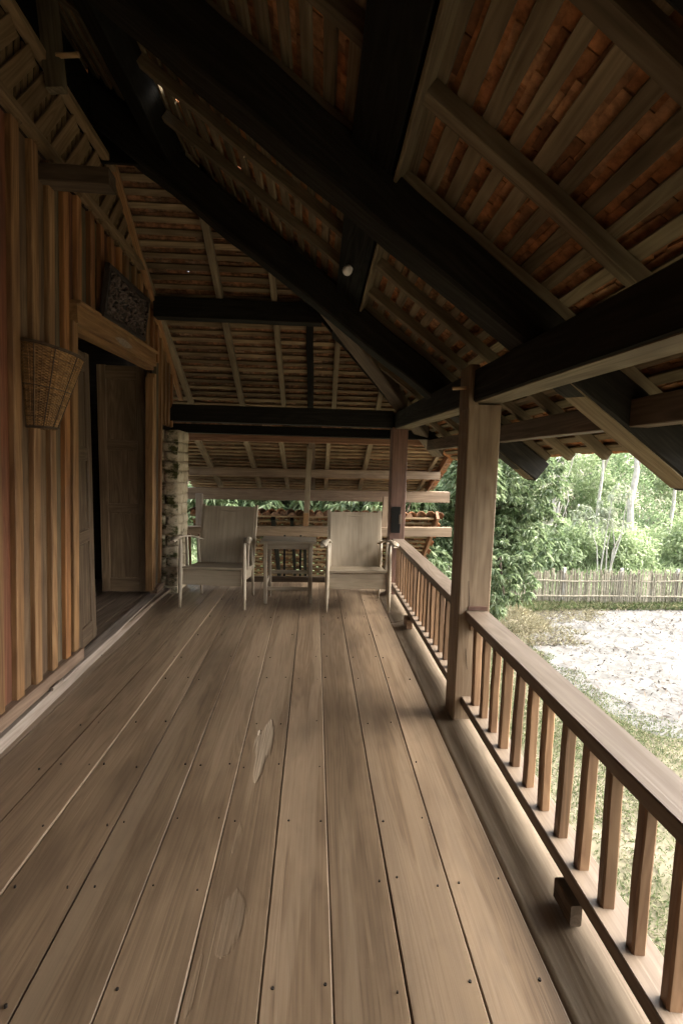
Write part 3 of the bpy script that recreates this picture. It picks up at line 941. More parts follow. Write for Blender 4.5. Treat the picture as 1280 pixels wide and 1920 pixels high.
# ================================================================== MASONRY PILLAR
pil = empty('masonry_pillar', (-1.6, 5.1, 0), 'mossy whitewashed masonry pillar at the end of the plank wall', 'pillar')
z = -.02
rowi = 0
while z < 1.72:
    h = random.uniform(.095, .13)
    h = min(h, 1.745 - z)
    xb = -1.497 + .03 * z / 1.7
    for (xa0, xa1, ya0, ya1) in (((-1.76, xb, 4.96, 5.36),) if False else (((-1.76, -1.62 if rowi % 2 else -1.66, 4.965, 5.12), (-1.615 if rowi % 2 else -1.655, xb, 4.96, 5.17 if rowi % 2 else 5.10), (-1.70, xb - .004, 5.175 if rowi % 2 else 5.105, 5.36)))):
        bm = bmesh.new()
        bmesh.ops.create_cube(bm, size=1)
        bmesh.ops.subdivide_edges(bm, edges=bm.edges[:], cuts=2, use_grid_fill=True)
        for vv in bm.verts:
            q = vv.co.copy()
            rnd_ = max(0, (abs(q.x) + abs(q.y) + abs(q.z)) - 1.0)
            vv.co = Vector((xa0 + (q.x + .5) * (xa1 - xa0), ya0 + (q.y + .5) * (ya1 - ya0), z + .003 + (q.z + .5) * (h - .006)))
            vv.co += Vector((noise.noise(vv.co * 9) * .012 - rnd_ * .007 * math.copysign(1, q.x), noise.noise(vv.co * 9 + Vector((5, 0, 0))) * .012 - rnd_ * .007 * math.copysign(1, q.y), noise.noise(vv.co * 8) * .004))
        me = bpy.data.meshes.new('block'); bm.to_mesh(me); bm.free()
        me.materials.append(M['stone'])
        me.polygons.foreach_set('use_smooth', [True] * len(me.polygons))
        mw = Matrix.Translation(((xa0 + xa1) / 2, (ya0 + ya1) / 2, z))
        me.transform(mw.inverted())
        obj('block', me, mw, pil)
    z += h
    rowi += 1
MB().box((-1.74, 4.99, -.02), (-1.525, 5.33, 1.70)).build('mortar_core', 'stone', pil)
beam('footing', (-.6, 0, 0), (-.5, 0, 0), .01, .01, 'stone', pil) if False else None

# ================================================================== ROOF FRAME
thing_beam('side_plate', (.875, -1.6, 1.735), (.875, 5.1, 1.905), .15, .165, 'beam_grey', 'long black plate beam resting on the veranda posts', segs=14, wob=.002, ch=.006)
sp = bpy.data.objects['side_plate']
beam('worn_underside', (.875, -1.6, 1.6515), (.875, 5.1, 1.8215), .138, .006, 'rafter', sp, segs=14, wob=.002, ch=.001)  # paler strip along the bottom face of the plate
def principal(Y, w, label, mat='black', x0=-1.75, x1=1.655, th=.16):
    m_ = .752
    def zc(X): return 1.945 - m_ * (X - .79) + .1
    mw, L = frame((x0, Y, zc(x0)), (x1, Y, zc(x1)))
    v, f = beam_geo(L, w * 1.25, th * 1.45, segs=18, wob=.006, ch=.012, w1=w, h1=th, rag=.0015)
    v = [(a_, b_, c_ - .036 * (1 - a_ / L)) for a_, b_, c_ in v]
    o = tag(obj('principal_rafter', mesh_from(v, f, mat), mw), label, 'rafter', 'principal rafters of the veranda roof')
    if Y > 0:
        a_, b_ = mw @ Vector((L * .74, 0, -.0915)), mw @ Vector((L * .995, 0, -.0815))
        beam('worn_underside', a_, b_, w - .012, .006, 'rafter', o, segs=4, wob=.001, ch=.001)  # paler strip on the lower stretch of the bottom face
    return o
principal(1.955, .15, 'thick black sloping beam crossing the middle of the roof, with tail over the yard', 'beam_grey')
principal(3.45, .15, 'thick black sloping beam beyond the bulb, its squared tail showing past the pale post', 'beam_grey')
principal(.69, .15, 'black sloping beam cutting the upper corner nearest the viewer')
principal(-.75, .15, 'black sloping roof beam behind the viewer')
# mid purlin, split at the principal
pur = empty('roof_purlin', (.2, 2, 2.5), 'dark purlin running lengthwise under the tiles, carrying the light bulb', 'purlin')
s_ = Vector((1, 0, -.74)).normalized(); nn = Vector((.74, 0, 1)).normalized()
mw, L = frame((.205, -1.6, zR(.205) + .03), (.205, 4.55, zR(.205) + .03), up=nn)
v, f = beam_geo(L, .19, .11, segs=8, wob=.003, ch=.005)
obj('timber', mesh_from(v, f, 'black'), mw, pur)
beam('edge_fillet', (.295, -1.6, zR(.295) + .015), (.295, 4.5, zR(.295) + .015), .016, .10, 'rafter', pur, up=nn, segs=6)
mw, L = frame((-1.05, -1.6, zR(-1.05) - .03), (-1.05, 3.4, zR(-1.05) - .03), up=nn)
v, f = beam_geo(L, .16, .14, segs=6, wob=.003, ch=.005)
tag(obj('roof_purlin', mesh_from(v, f, 'black'), mw), 'black upper purlin hidden in the dark peak of the roof', 'purlin')
thing_beam('eave_purlin', (1.315, -1.6, 1.625), (1.315, 5.5, 1.675), .085, .115, 'brownbeam', 'brown purlin under the eave above the yard', 'purlin', segs=10)
# hip beam
Hd = Vector((1, 1.41, -.73)).normalized()
h0, h1 = Vector((.85, 5.1, 1.98)) + Hd * 1.12, Vector((.85, 5.1, 1.98)) - Hd * 2.15
side = Vector((1.41, -1, 0)).normalized()
mw, L = frame(h0 + side * .075 + Vector((0, 0, .09)), h1 + side * .075 + Vector((0, 0, .09)))
v, f = beam_geo(L, .15, .17, segs=9, wob=.006, ch=.012)
tag(obj('hip_beam', mesh_from(v, f, 'tailbeam'), mw), 'rough diagonal hip beam with grey-brown tail over the corner post', 'beam')
# far cross beams
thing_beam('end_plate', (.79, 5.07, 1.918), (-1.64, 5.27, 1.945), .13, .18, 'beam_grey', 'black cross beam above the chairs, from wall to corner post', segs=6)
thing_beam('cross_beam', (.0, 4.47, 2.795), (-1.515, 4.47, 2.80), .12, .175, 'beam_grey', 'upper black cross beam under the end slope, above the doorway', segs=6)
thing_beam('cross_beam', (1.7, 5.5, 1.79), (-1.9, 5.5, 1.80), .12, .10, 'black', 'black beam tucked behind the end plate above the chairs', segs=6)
thing_beam('end_purlin', (1.75, 6.0, 1.752), (-1.75, 6.0, 1.738), .10, .105, 'redbeam', 'reddish purlin just under the black end plate', 'purlin', segs=6)
thing_beam('end_purlin', (1.79, 6.85, 1.30), (-1.86, 6.85, 1.285), .10, .118, 'purlin', 'brown purlin across the lower end slope', 'purlin', segs=6)
thing_beam('end_purlin', (2.12, 7.5, .945), (-2.15, 7.5, .925), .2, .175, 'purlin', 'lowest brown purlin at the eave of the end slope', 'purlin', segs=6)

# ------------------------------------------------------------------ roof slopes: rafters, battens, tiles
GAUGE = .1
def tile_geo(w, L, th, arch=0.0, n=1):
    vs, fs = [], []
    n = 6 if arch else 1
    for j in (0, 1):
        for i in range(n + 1):
            s = i / n - .5
            zz = arch * (1 - (2 * s) ** 2)
            vs.append((s * w, j * L, zz)); vs.append((s * w, j * L, zz + th))
    m = 2 * (n + 1)
    for i in range(n):
        a, b = 2 * i, 2 * i + 2
        fs += [(a, m + a, m + b, b), (a + 1, b + 1, m + b + 1, m + a + 1), (a, b, b + 1, a + 1), (m + a, m + a + 1, m + b + 1, m + b)]
    fs += [(0, 1, m + 1, m), (2 * n, m + 2 * n, m + 2 * n + 1, 2 * n + 1)]
    return vs, fs
def tile_mesh(w, L, th, mat, arch=0.0, seed=0):
    r = random.Random(seed)
    v, f = tile_geo(w, L, th, arch)
    v = [(x + r.uniform(-.0025, .0025), y + r.uniform(-.006, .006), z + r.uniform(-.0012, .0012)) for x, y, z in v]
    me = mesh_from(v, f, mat)
    me.name = 'tile'
    return me
def blocked(P):
    """Is the sight line to P cut by the plate beam or a principal rafter?"""
    D = Vector(P) - CAMPOS
    if P[0] > .8:
        t = .8 / P[0]
        z, Yq = 1.4 + D.z * t, D.y * t
        if 1.655 + .025 * Yq < z < 1.83 + .025 * Yq: return True
    for Yp in (.615, 1.88, 3.375):
        for yy in (Yp, Yp + .15):
            if P[1] > yy:
                t = yy / P[1]
                x, z = D.x * t, 1.4 + D.z * t
                zc = 1.945 - .752 * (x - .79)
                if zc - .01 < z < zc + .21: return True
    if P[0] < .3 and P[2] > 1.4:
        t = (zR(.2) - 1.4) / max(.05, P[2] - 1.4)
        if t < 1 and .11 < D.x * t < .30: return True
    return False

def slope(root, frame_fn, rows, s_range, keep, tile_w, mat, tile_L=.235, holes=(), arch=0.0, n_single=300, need_px=5):
    """frame_fn(row, s) -> Matrix whose X runs along the batten, Y down the slope, Z up out of the roof."""
    r = random.Random(hash(root.name) % 1000 if False else len(root.name))
    variants = [tile_mesh(tile_w - .003, tile_L * k, .011, mat, arch, i) for i, k in enumerate((1.0, .96, 1.03, .99, .93, 1.0))]
    cand = []
    for row in range(rows[0], rows[1]):
        s = s_range[0] + (row % 2) * tile_w * .5
        while s < s_range[1]:
            s_c = s + tile_w / 2 + r.uniform(-.003, .003)
            mw = frame_fn(row, s_c)
            s += tile_w
            if mw is None: continue
            c = mw @ Vector((0, GAUGE * .5, 0))
            if not keep(c): continue
            if any((c - Vector(h)).length < rad for h, rad in holes): continue
            mw = mw @ Matrix.Translation((0, -.03 + r.uniform(-.012, .012), .0)) @ Matrix.Rotation(math.radians(3.6 + r.uniform(-.8, .8)), 4, 'X') @ Matrix.Rotation(math.radians(r.uniform(-1.2, 1.2)), 4, 'Z') @ Matrix.Translation((0, 0, r.uniform(0, .003)))
            pc = proj(c)
            score = 0
            if pc and -20 < pc[0] < 1300 and -20 < pc[1] < 1940:
                e1 = proj(mw @ Vector((-tile_w / 2, 0, 0))); e2 = proj(mw @ Vector((tile_w / 2, 0, 0))); e3 = proj(mw @ Vector((0, GAUGE, 0)))
                e0 = proj(mw @ Vector((0, 0, 0)))
                if e1 and e2 and e3 and e0:
                    a = Vector((e2[0] - e1[0], e2[1] - e1[1], 0)); b = Vector((e3[0] - e0[0], e3[1] - e0[1], 0))
                    score = abs(a.x * b.y - a.y * b.x)
                    if blocked(c): score *= .001
            cand.append((score, r.randrange(len(variants)), mw))
    cand.sort(key=lambda q: -q[0])
    mass = MB()
    for i, (sc, k, mw) in enumerate(cand):
        if i < n_single and sc > need_px:
            place(bpy.data.objects.new('tile', variants[k]), mw, root)
        else:
            v = variants[k].vertices
            mass.add([tuple(q.co) for q in v], [tuple(p.vertices) for p in variants[k].polygons], mw)
    if mass.v:
        tag(mass.build('roof_tiles', mat, root), kind='stuff')

# side slope
RS = empty('side_roof', (0, 2, 2.7), 'tiled side slope of the veranda roof over grey battens', 'roof')
sR = Vector((1, 0, -.74)).normalized(); nR = Vector((.74, 0, 1)).normalized()
XT = -3.0
LENR = (1.712 - XT) * math.sqrt(1 + .74 ** 2)
def seamR(X): return 4.42 + 1.2 * X
RY0 = -1.6
row_n = int(LENR / GAUGE)
def pR(row): return Vector((XT, 0, zR(XT))) + nR * .054 + sR * (row * GAUGE)
for row in range(row_n + 1):
    c = pR(row)
    y1 = min(max(seamR(c.x) + .03, 3.41), 5.9) if c.x > -1.62 else 5.6
    if y1 < RY0 + .3: continue
    w = random.uniform(.044, .058)
    beam('batten', (c.x, RY0, c.z) + (nR * .009) if False else Vector((c.x, RY0, c.z)) + nR * .009, Vector((c.x, y1, c.z)) + nR * .009, w, .018, 'batten', RS, up=nR, segs=6, wob=.003, ch=.002)
def fR(row, s):
    c = pR(row) + nR * .019
    m = Matrix((Vector((0, -1, 0)), sR, nR)).transposed().to_4x4()
    m.translation = Vector((c.x, s, c.z)) - sR * .02
    return m
holesR = [((-1.056, 2.744, zR(-1.056)), .10), ((-1.01, 2.86, zR(-1.01)), .10), ((-.6, 3.10, zR(-.6)), .10), ((-.61, 3.22, zR(-.61)), .045)]
slope(RS, fR, (0, row_n), (RY0, 6.1), lambda c: c.y < max(seamR(c.x) + .14, 3.47) or c.x < -1.62, .125, 'tile', holes=holesR)
for (Yr, w, lo, hi) in ((1.50, .05, .28, 1.69), (1.93, .055, .28, 1.69), (2.69, .05, .28, 1.69), (3.09, .05, .28, 1.69), (3.42, .05, .28, 1.69), (3.9, .05, .3, 1.69), (4.4, .05, .4, 1.69), (4.95, .05, .5, 1.69),
                        (1.0, .055, .28, 1.69), (.55, .05, .28, 1.69), (.0, .05, .28, 1.69), (-.8, .05, .28, 1.69),
                        (1.95, .055, -2.9, .11), (1.50, .05, -2.9, .11), (2.67, .05, -1.6, .11), (3.05, .05, -1.2, .11), (3.5, .05, -.8, .11), (.95, .05, -2.3, .11), (.2, .05, -2.3, .11), (-.8, .05, -2.3, .11)):
    a, b = Vector((lo, Yr, zR(lo))) + nR * .026, Vector((hi, Yr, zR(hi))) + nR * .026
    beam('common_rafter', a, b, w, .055, 'rafter', RS, segs=7, wob=.003, ch=.003)

# black board added against leaking sky light along the hip, between the two slopes
hb = MB()
for i in range(24):
    xa_, xb_ = -.86 + 2.36 * i / 24, -.86 + 2.36 * (i + 1) / 24
    ya_, yb_ = seamR(xa_) + .09, seamR(xb_) + .09
    P = [(xa_, ya_, zR(xa_) + .03), (xb_, yb_, zR(xb_) + .03), (xb_, yb_, zF(yb_) + .12), (xa_, ya_, zF(ya_) + .12)]
    Q = [(a_ - .01, b_ + .012, c_) for a_, b_, c_ in P]
    hb.add(P + Q, [(0, 1, 2, 3), (7, 6, 5, 4), (0, 4, 5, 1), (1, 5, 6, 2), (2, 6, 7, 3), (3, 7, 4, 0)])
hb.build('hip_board', 'black', RS)

# end slope
FS = empty('end_roof', (-.4, 5, 2.5), 'tiled end slope of the roof facing the viewer behind the cross beams', 'roof')
sF = Vector((0, 1, -.64)).normalized(); nF = Vector((0, .64, 1)).normalized()
def seamF(X): return 4.52 + 1.2 * X
YT = 2.9
LENF = (6.02 - YT) * math.sqrt(1 + .64 ** 2)
rowsF = int(LENF / GAUGE)
def pF(row): return Vector((0, YT, zF(YT))) + sF * (row * GAUGE)
for row in range(rowsF + 1):
    c = pF(row)
    x1 = min((c.y - 4.52) / 1.2 + .02, 1.5)
    if x1 < -1.5 or c.y < 3.42: continue
    w = random.uniform(.042, .056)
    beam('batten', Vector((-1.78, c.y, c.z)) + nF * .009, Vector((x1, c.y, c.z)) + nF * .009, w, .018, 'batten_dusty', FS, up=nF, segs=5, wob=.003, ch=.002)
def fF(row, s):
    c = pF(row) + nF * .019
    m = Matrix((Vector((1, 0, 0)), sF, nF)).transposed().to_4x4()
    m.translation = Vector((s, c.y, c.z)) - sF * .02
    return m
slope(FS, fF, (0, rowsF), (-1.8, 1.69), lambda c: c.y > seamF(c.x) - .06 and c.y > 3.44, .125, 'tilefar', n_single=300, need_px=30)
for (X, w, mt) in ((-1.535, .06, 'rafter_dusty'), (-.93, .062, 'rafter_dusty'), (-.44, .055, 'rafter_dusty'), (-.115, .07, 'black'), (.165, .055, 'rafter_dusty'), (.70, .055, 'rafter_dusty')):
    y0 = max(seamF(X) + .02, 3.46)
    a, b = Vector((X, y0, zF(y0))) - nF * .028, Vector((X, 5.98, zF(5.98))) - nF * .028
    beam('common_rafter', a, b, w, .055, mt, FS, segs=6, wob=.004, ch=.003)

ab = MB()
ab.box((-1.575, -1.6, 3.44), (-1.545, 3.40, 3.90)); 
ab.build('attic_board', 'black', FS)  # black sheet standing in for the darkness above the lattice
MB().box((-1.57, 3.405, 3.40), (-.95, 3.43, 4.0)).build('closing_board', 'black', FS)  # black board added to keep the gap above the end slope dark

# lower end slope
F2 = empty('lower_end_roof', (0, 6.9, 1.4), 'flatter tiled skirt roof below the black end plate', 'roof')
s2v = Vector((0, 1, -.456)).normalized(); n2v = Vector((0, .456, 1)).normalized()
L2 = (7.92 - 5.98) * math.sqrt(1 + .456 ** 2)
G2 = .112
rows2 = int(L2 / G2)
def p2(row): return Vector((0, 5.98, zF2(5.98))) + s2v * (row * G2)
for row in range(rows2 + 1):
    c = p2(row)
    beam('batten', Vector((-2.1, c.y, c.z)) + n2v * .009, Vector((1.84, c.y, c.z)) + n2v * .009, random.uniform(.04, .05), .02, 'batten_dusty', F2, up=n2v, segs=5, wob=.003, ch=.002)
def f2(row, s):
    c = p2(row) + n2v * .02
    m = Matrix((Vector((1, 0, 0)), s2v, n2v)).transposed().to_4x4()
    m.translation = Vector((s, c.y, c.z)) - s2v * .02
    return m
slope(F2, f2, (0, rows2), (-2.1, 1.86), lambda c: True, .125, 'tilefar', n_single=200, need_px=30)
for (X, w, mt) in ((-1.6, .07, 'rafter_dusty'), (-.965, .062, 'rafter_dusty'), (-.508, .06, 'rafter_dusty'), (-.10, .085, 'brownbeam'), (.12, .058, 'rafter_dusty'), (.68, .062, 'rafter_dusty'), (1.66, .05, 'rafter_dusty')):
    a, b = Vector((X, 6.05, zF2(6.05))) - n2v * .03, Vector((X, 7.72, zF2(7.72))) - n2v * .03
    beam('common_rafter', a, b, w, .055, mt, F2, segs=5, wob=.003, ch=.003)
beam('barge_board', (1.80, 6.02, zF2(6.02) - .04), (1.80, 7.72, zF2(7.72) - .04), .03, .11, 'redbeam', F2, segs=4)

beam('closing_board', (-2.1, 6.03, 1.905), (1.7, 6.03, 1.905), .02, .15, 'brownbeam', F2, segs=4)  # added to stop sky light showing between the two end slopes

# lower neighbouring roof seen beneath, with arched tiles
LR = empty('lower_roof', (0, 6.6, .4), 'lower roof of arched clay tiles seen from beneath behind the chairs', 'roof')
s3 = Vector((0, 1, -.95)).normalized(); n3 = Vector((0, .95, 1)).normalized()
G3 = .115
def p3(row): return Vector((0, 6.42, .70)) + s3 * (row * G3)
rows3 = 19
for row in range(rows3 + 1):
    c = p3(row)
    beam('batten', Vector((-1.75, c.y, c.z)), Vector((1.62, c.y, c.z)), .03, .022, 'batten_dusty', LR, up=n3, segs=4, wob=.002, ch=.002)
def f3(row, s):
    c = p3(row) + n3 * .016
    m = Matrix((Vector((1, 0, 0)), s3, n3)).transposed().to_4x4()
    m.translation = Vector((s, c.y, c.z)) - s3 * .045
    return m
slope(LR, f3, (0, rows3), (-1.75, 1.65), lambda c: True, .13, 'tilefar', tile_L=.135, arch=.042, n_single=200, need_px=20)
rt = MB()
x = -1.75
while x < 1.3:                      # pointed ends of the ridge course
    hgt = random.uniform(.05, .085); w = random.uniform(.10, .135)
    pts = [(-w / 2, 0), (w / 2, 0), (w * .30, hgt * .75), (0, hgt), (-w * .32, hgt * .7)]
    y = 6.40 + random.uniform(-.01, .01)
    vs = [(x + a + w / 2, y, .71 + b) for a, b in pts] + [(x + a + w / 2, y + .1, .70 + b - .03) for a, b in pts]
    rt_o = mesh_from(vs, [(0, 1, 2, 3, 4), (9, 8, 7, 6, 5)] + [(k, 5 + k, 5 + (k + 1) % 5, (k + 1) % 5) for k in range(5)], 'tilefar')
    mw = Matrix.Translation((x, y, .71)); rt_o.transform(mw.inverted())
    obj('ridge_tile', rt_o, mw, LR)
    x += w * .98
for X in (-1.3, -.62, .45, 1.1):
    beam('common_rafter', Vector((X, 6.42, .70)) - n3 * .04, p3(rows3) + Vector((X, 0, 0)) - n3 * .04, .06, .05, 'black' if X in (-.62,) else 'brownbeam', LR, segs=3)
for X in (-.36, -.19):
    beam('common_rafter', Vector((X, 6.42, .70)) - n3 * .05, p3(rows3) + Vector((X, 0, 0)) - n3 * .05, .045, .05, 'black', LR, segs=3)
beam('barge_board', Vector((1.66, 6.36, .76)), p3(rows3) + Vector((1.66, 0, .02)), .04, .13, 'redbeam', LR, segs=3)
thing_beam('low_purlin', (1.83, 6.27, .540), (-1.75, 6.27, .495), .11, .125, 'purlin', 'low brown beam across the opening behind the chair backs', 'purlin', segs=6)
st_ = empty('roof_strut', (-.16, 6.36, .56), 'upright strut standing on the low beam between the chairs', 'post')
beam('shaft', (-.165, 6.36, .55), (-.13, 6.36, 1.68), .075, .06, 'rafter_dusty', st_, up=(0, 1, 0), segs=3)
beam('foot', (-.165, 6.32, .56), (-.165, 6.32, .76), .08, .03, 'frame', st_, up=(0, 1, 0))
thing_beam('roof_strut', (.90, 6.3, .56), (.93, 6.3, 1.0), .09, .07, 'purlin', 'short upright strut beside the corner post under the eave', 'post', up=(0, 1, 0))
thing_beam('roof_strut', (-1.62, 6.4, .5), (-1.62, 6.4, .99), .09, .07, 'sill', 'pale upright strut beside the masonry pillar', 'post', up=(0, 1, 0))

# light bulb
lb = empty('light_bulb', (.16, 2.87, 2.55), 'unlit white light bulb in a black socket on the purlin', 'bulb')
ax0, ax1 = Vector((.205, 2.86, 2.625)), Vector((.145, 2.86, 2.555))
dr = (ax1 - ax0).normalized()
prof = [(0, .012), (.012, .0145), (.022, .02), (.034, .0265), (.046, .0295), (.058, .0285), (.068, .023), (.075, .013), (.0775, .002)]
MB().tube([ax0 + dr * (.045 + t) for t, r in prof], [r for t, r in prof], 14).build('glass', 'bulb', lb, True)
MB().tube([ax0, ax0 + dr * .02, ax0 + dr * .05], [.02, .019, .016], 12).build('socket', 'socket', lb, True)
MB().tube([ax0 + Vector((.0, 0, .02)), ax0 + Vector((.03, 0, .012)), ax0 + Vector((.055, 0, -.012)), ax0 + Vector((.062, 0, -.04))], [.009, .011, .011, .010], 8).build('bracket', 'peg', lb, True)

# ================================================================== FURNITURE
def chair(fl, fr, bl, brr, label, back_top, seed):
    """Corners of the feet: front left/right, back left/right."""
    fl, fr, bl, brr = [Vector((*p, 0)) for p in (fl, fr, bl, brr)]
    c = (fl + fr + bl + brr) / 4
    r = empty('armchair', c, label, 'armchair', 'wooden armchairs on the veranda')
    X = (fr - fl).normalized(); Yv = Vector((-X.y, X.x, 0)); Z = Vector((0, 0, 1))
    W = (fr - fl).length; D = ((bl + brr) / 2 - (fl + fr) / 2).length
    o = (fl + fr) / 2
    def P(x, y, z): return o + X * x + Yv * y + Z * z
    mwb, _ = frame(P(-W / 2, 0, 0), P(W / 2, 0, 0))
    zs = .385
    for sx, nm in ((-1, 'front_leg'), (1, 'front_leg')):
        x = sx * W / 2
        MB().tube([P(x, -.005, 0), P(x * .995, .0, .15), P(x * .985, .005, .38), P(x * .98, .012, .55), P(x * .985, .01, .672)], [.0115, .0175, .0215, .019, .0145], 10).build('leg', 'chairleg', r, True, frame(P(x, 0, 0), P(x, 0, 1), up=X)[0])
    for sx in (-1, 1):
        x = sx * (W / 2 - .035)
        MB().tube([P(x, D + .02, 0), P(x, D - .01, .2), P(x, D - .06, .42), P(x * .99, D - .09, .64)], [.0115, .017, .019, .0135], 10).build('leg', 'chairleg', r, True, frame(P(x, D, 0), P(x, D, 1), up=X)[0])
    # seat box: front apron, side aprons, seat board
    beam('apron', P(-W / 2 + .02, .022, zs - .083), P(W / 2 - .035, .022, zs - .083), .022, .155, 'chair', r, segs=3)
    for sx in (-1, 1):
        beam('side_apron', P(sx * (W / 2 - .045), .034, zs - .075), P(sx * (W / 2 - .045), D - .03, zs - .095), .02, .12, 'chair', r)
    seat = MB()
    sv_, sf_ = grid_mesh(6, 8, lambda a, b: P((a - .5) * (W - .035), -.005 + b * (D - .02), zs + .004 + .018 * (1 - b) ** 2 - .05 * b + .02 * b * b))
    n0 = len(sv_)
    seat.add(sv_, sf_)
    seat.add([p - Z * .018 for p in sv_], [tuple(reversed(q)) for q in sf_])
    ring = [i for i in range(7)] + [7 * j + 6 for j in range(1, 9)] + [62 - i for i in range(1, 7)] + [7 * j for j in range(7, 0, -1)]
    seat.f += [(ring[i], n0 + ring[i], n0 + ring[(i + 1) % len(ring)], ring[(i + 1) % len(ring)]) for i in range(len(ring))]
    seat.build('seat', 'chair', r, False, mwb)
    # back board, gently curved and reclined, with two uprights behind
    bt, bw = back_top, W - .085
    yb0, yb1 = D - .045, D + .115
    def bp(a, b, off=0):
        zz = .335 + b * (bt - .335)
        yy = yb0 + (yb1 - yb0) * b + .02 * (1 - (2 * a - 1) ** 2) + off
        return P((a - .5) * bw + .0, yy, zz)
    bb_ = MB()
    v1, f1 = grid_mesh(8, 6, lambda a, b: bp(a, b))
    v2, _ = grid_mesh(8, 6, lambda a, b: bp(a, b, .015))
    bb_.add(v1, f1); bb_.add(v2, [tuple(reversed(q)) for q in f1])
    n1 = len(v1)
    ring = list(range(9)) + [9 * j + 8 for j in range(1, 7)] + [62 - i for i in range(1, 9)] + [9 * j for j in range(5, 0, -1)]
    bb_.f += [(ring[i], ring[(i + 1) % len(ring)], n1 + ring[(i + 1) % len(ring)], n1 + ring[i]) for i in range(len(ring))]
    bb_.build('backrest', 'chair', r, False, frame(bp(.5, 0), bp(.5, 1), up=Yv)[0])
    for a in (.0, 1.0):
        s_x = -.012 if a == 0 else .012
        beam('back_post', bp(a, -.2, .02) + X * s_x, bp(a, 1.03, .02) + X * s_x, .034, .026, 'chair', r, up=Yv, segs=3)
    beam('back_rail', bp(.02, .9, .03), bp(.98, .9, .03), .02, .05, 'chair', r)
    # arms: S-curved bars ending in a wide paddle
    for sx in (-1, 1):
        path = [(W / 2 - .055, D + .0, .60), (W / 2 - .04, D - .10, .625), (W / 2 - .02, D - .22, .665), (W / 2 + .005, .08, .695), (W / 2 + .022, .0, .70), (W / 2 + .035, -.045, .684), (W / 2 + .04, -.07, .66)]
        wid = [.026, .028, .034, .052, .07, .07, .046]
        vs, fs = [], []
        for i, ((x, y, zz), w) in enumerate(zip(path, wid)):
            for (ox, oz) in ((-w / 2, -.006), (w / 2, -.006), (w / 2, .004), (w * .3, .009), (-w * .3, .009), (-w / 2, .004)):
                vs.append(P(sx * (x + ox), y, zz + oz - .25 * abs(ox) * (1 if i > 2 else 0)))
        for i in range(len(path) - 1):
            for k in range(6):
                k2 = (k + 1) % 6
                fs.append((i * 6 + k, i * 6 + k2, (i + 1) * 6 + k2, (i + 1) * 6 + k))
        fs += [tuple(range(6)), tuple((len(path) - 1) * 6 + k for k in reversed(range(6)))]
        if sx > 0: fs = [tuple(reversed(q)) for q in fs]
        me = mesh_from(vs, fs, 'chairleg', True)
        mw = frame(P(sx * W / 2, D, .62), P(sx * W / 2, 0, .68))[0]
        me.transform(mw.inverted())
        obj('armrest', me, mw, r)
        beam('arm_stay', P(sx * (W / 2 - .012), .16, .36), P(sx * (W / 2 - .004), .17, .68), .026, .02, 'chairleg', r, up=Yv)
    return r
chair((-1.322, 4.47), (-.694, 4.41), (-1.273, 4.945), (-.70, 4.904), 'grey wooden armchair next to the masonry pillar', .945, 1)
chair((.094, 4.358), (.70, 4.364), (.10, 4.83), (.664, 4.833), 'grey wooden armchair next to the railing and reddish post', .915, 2)
tb = empty('side_table', (-.29, 4.75, 0), 'small plain wooden side table between the two armchairs', 'table')
beam('table_top', (-.57, 4.76, .632), (-.015, 4.76, .632), .33, .028, 'table', tb, segs=4, wob=.001)
for (x, y) in ((-.519, 4.62), (-.065, 4.63), (-.505, 4.90), (-.08, 4.90)):
    beam('leg', (x, y, 0), (x, y, .618), .033, .033, 'table', tb, up=(0, 1, 0), w1=.038, h1=.038)
beam('apron', (-.50, 4.625, .588), (-.085, 4.635, .588), .018, .055, 'table', tb)
for (y, z) in ((4.625, .155), (4.90, .265)):
    beam('stretcher', (-.498, y, z), (-.087, y, z), .02, .038, 'table', tb)
for x in (-.512, -.072):
    beam('stretcher', (x, 4.645, .21), (x, 4.88, .21), .02, .035, 'table', tb)

# ================================================================== FENCE
fence = empty('bamboo_fence', (7.5, 12.0, GZ), 'low pale bamboo slat fence at the back of the yard', 'fence')
fb = MB()
x = 3.2
rf = random.Random(5)
while x < 13.5:
    w = rf.uniform(.02, .035); h = rf.uniform(.82, 1.03)
    y = 12.0 + .04 * math.sin(x * 1.3) + rf.uniform(-.03, .03)
    ln = rf.uniform(-.03, .03)
    fb.bar((x, y, GZ - .05), (x + ln, y + rf.uniform(-.02, .02), GZ + h), w, .012, up=(0, 1, 0), segs=1, wob=0, ch=.003)
    x += w * rf.uniform(.55, 1.05)
tag(fb.build('slats', 'bamboo', fence), kind='stuff')
for z in (.25, .68):
    beam('rail', (3.2, 11.965, GZ + z), (13.5, 11.965, GZ + z + .03), .03, .035, 'bamboo', fence, segs=14, wob=.02)
for i in range(7):
    beam('post', (3.5 + 1.6 * i, 12.06, GZ - .05), (3.5 + 1.6 * i, 12.06, GZ + 1.02), .07, .07, 'bark', fence, up=(0, 1, 0))

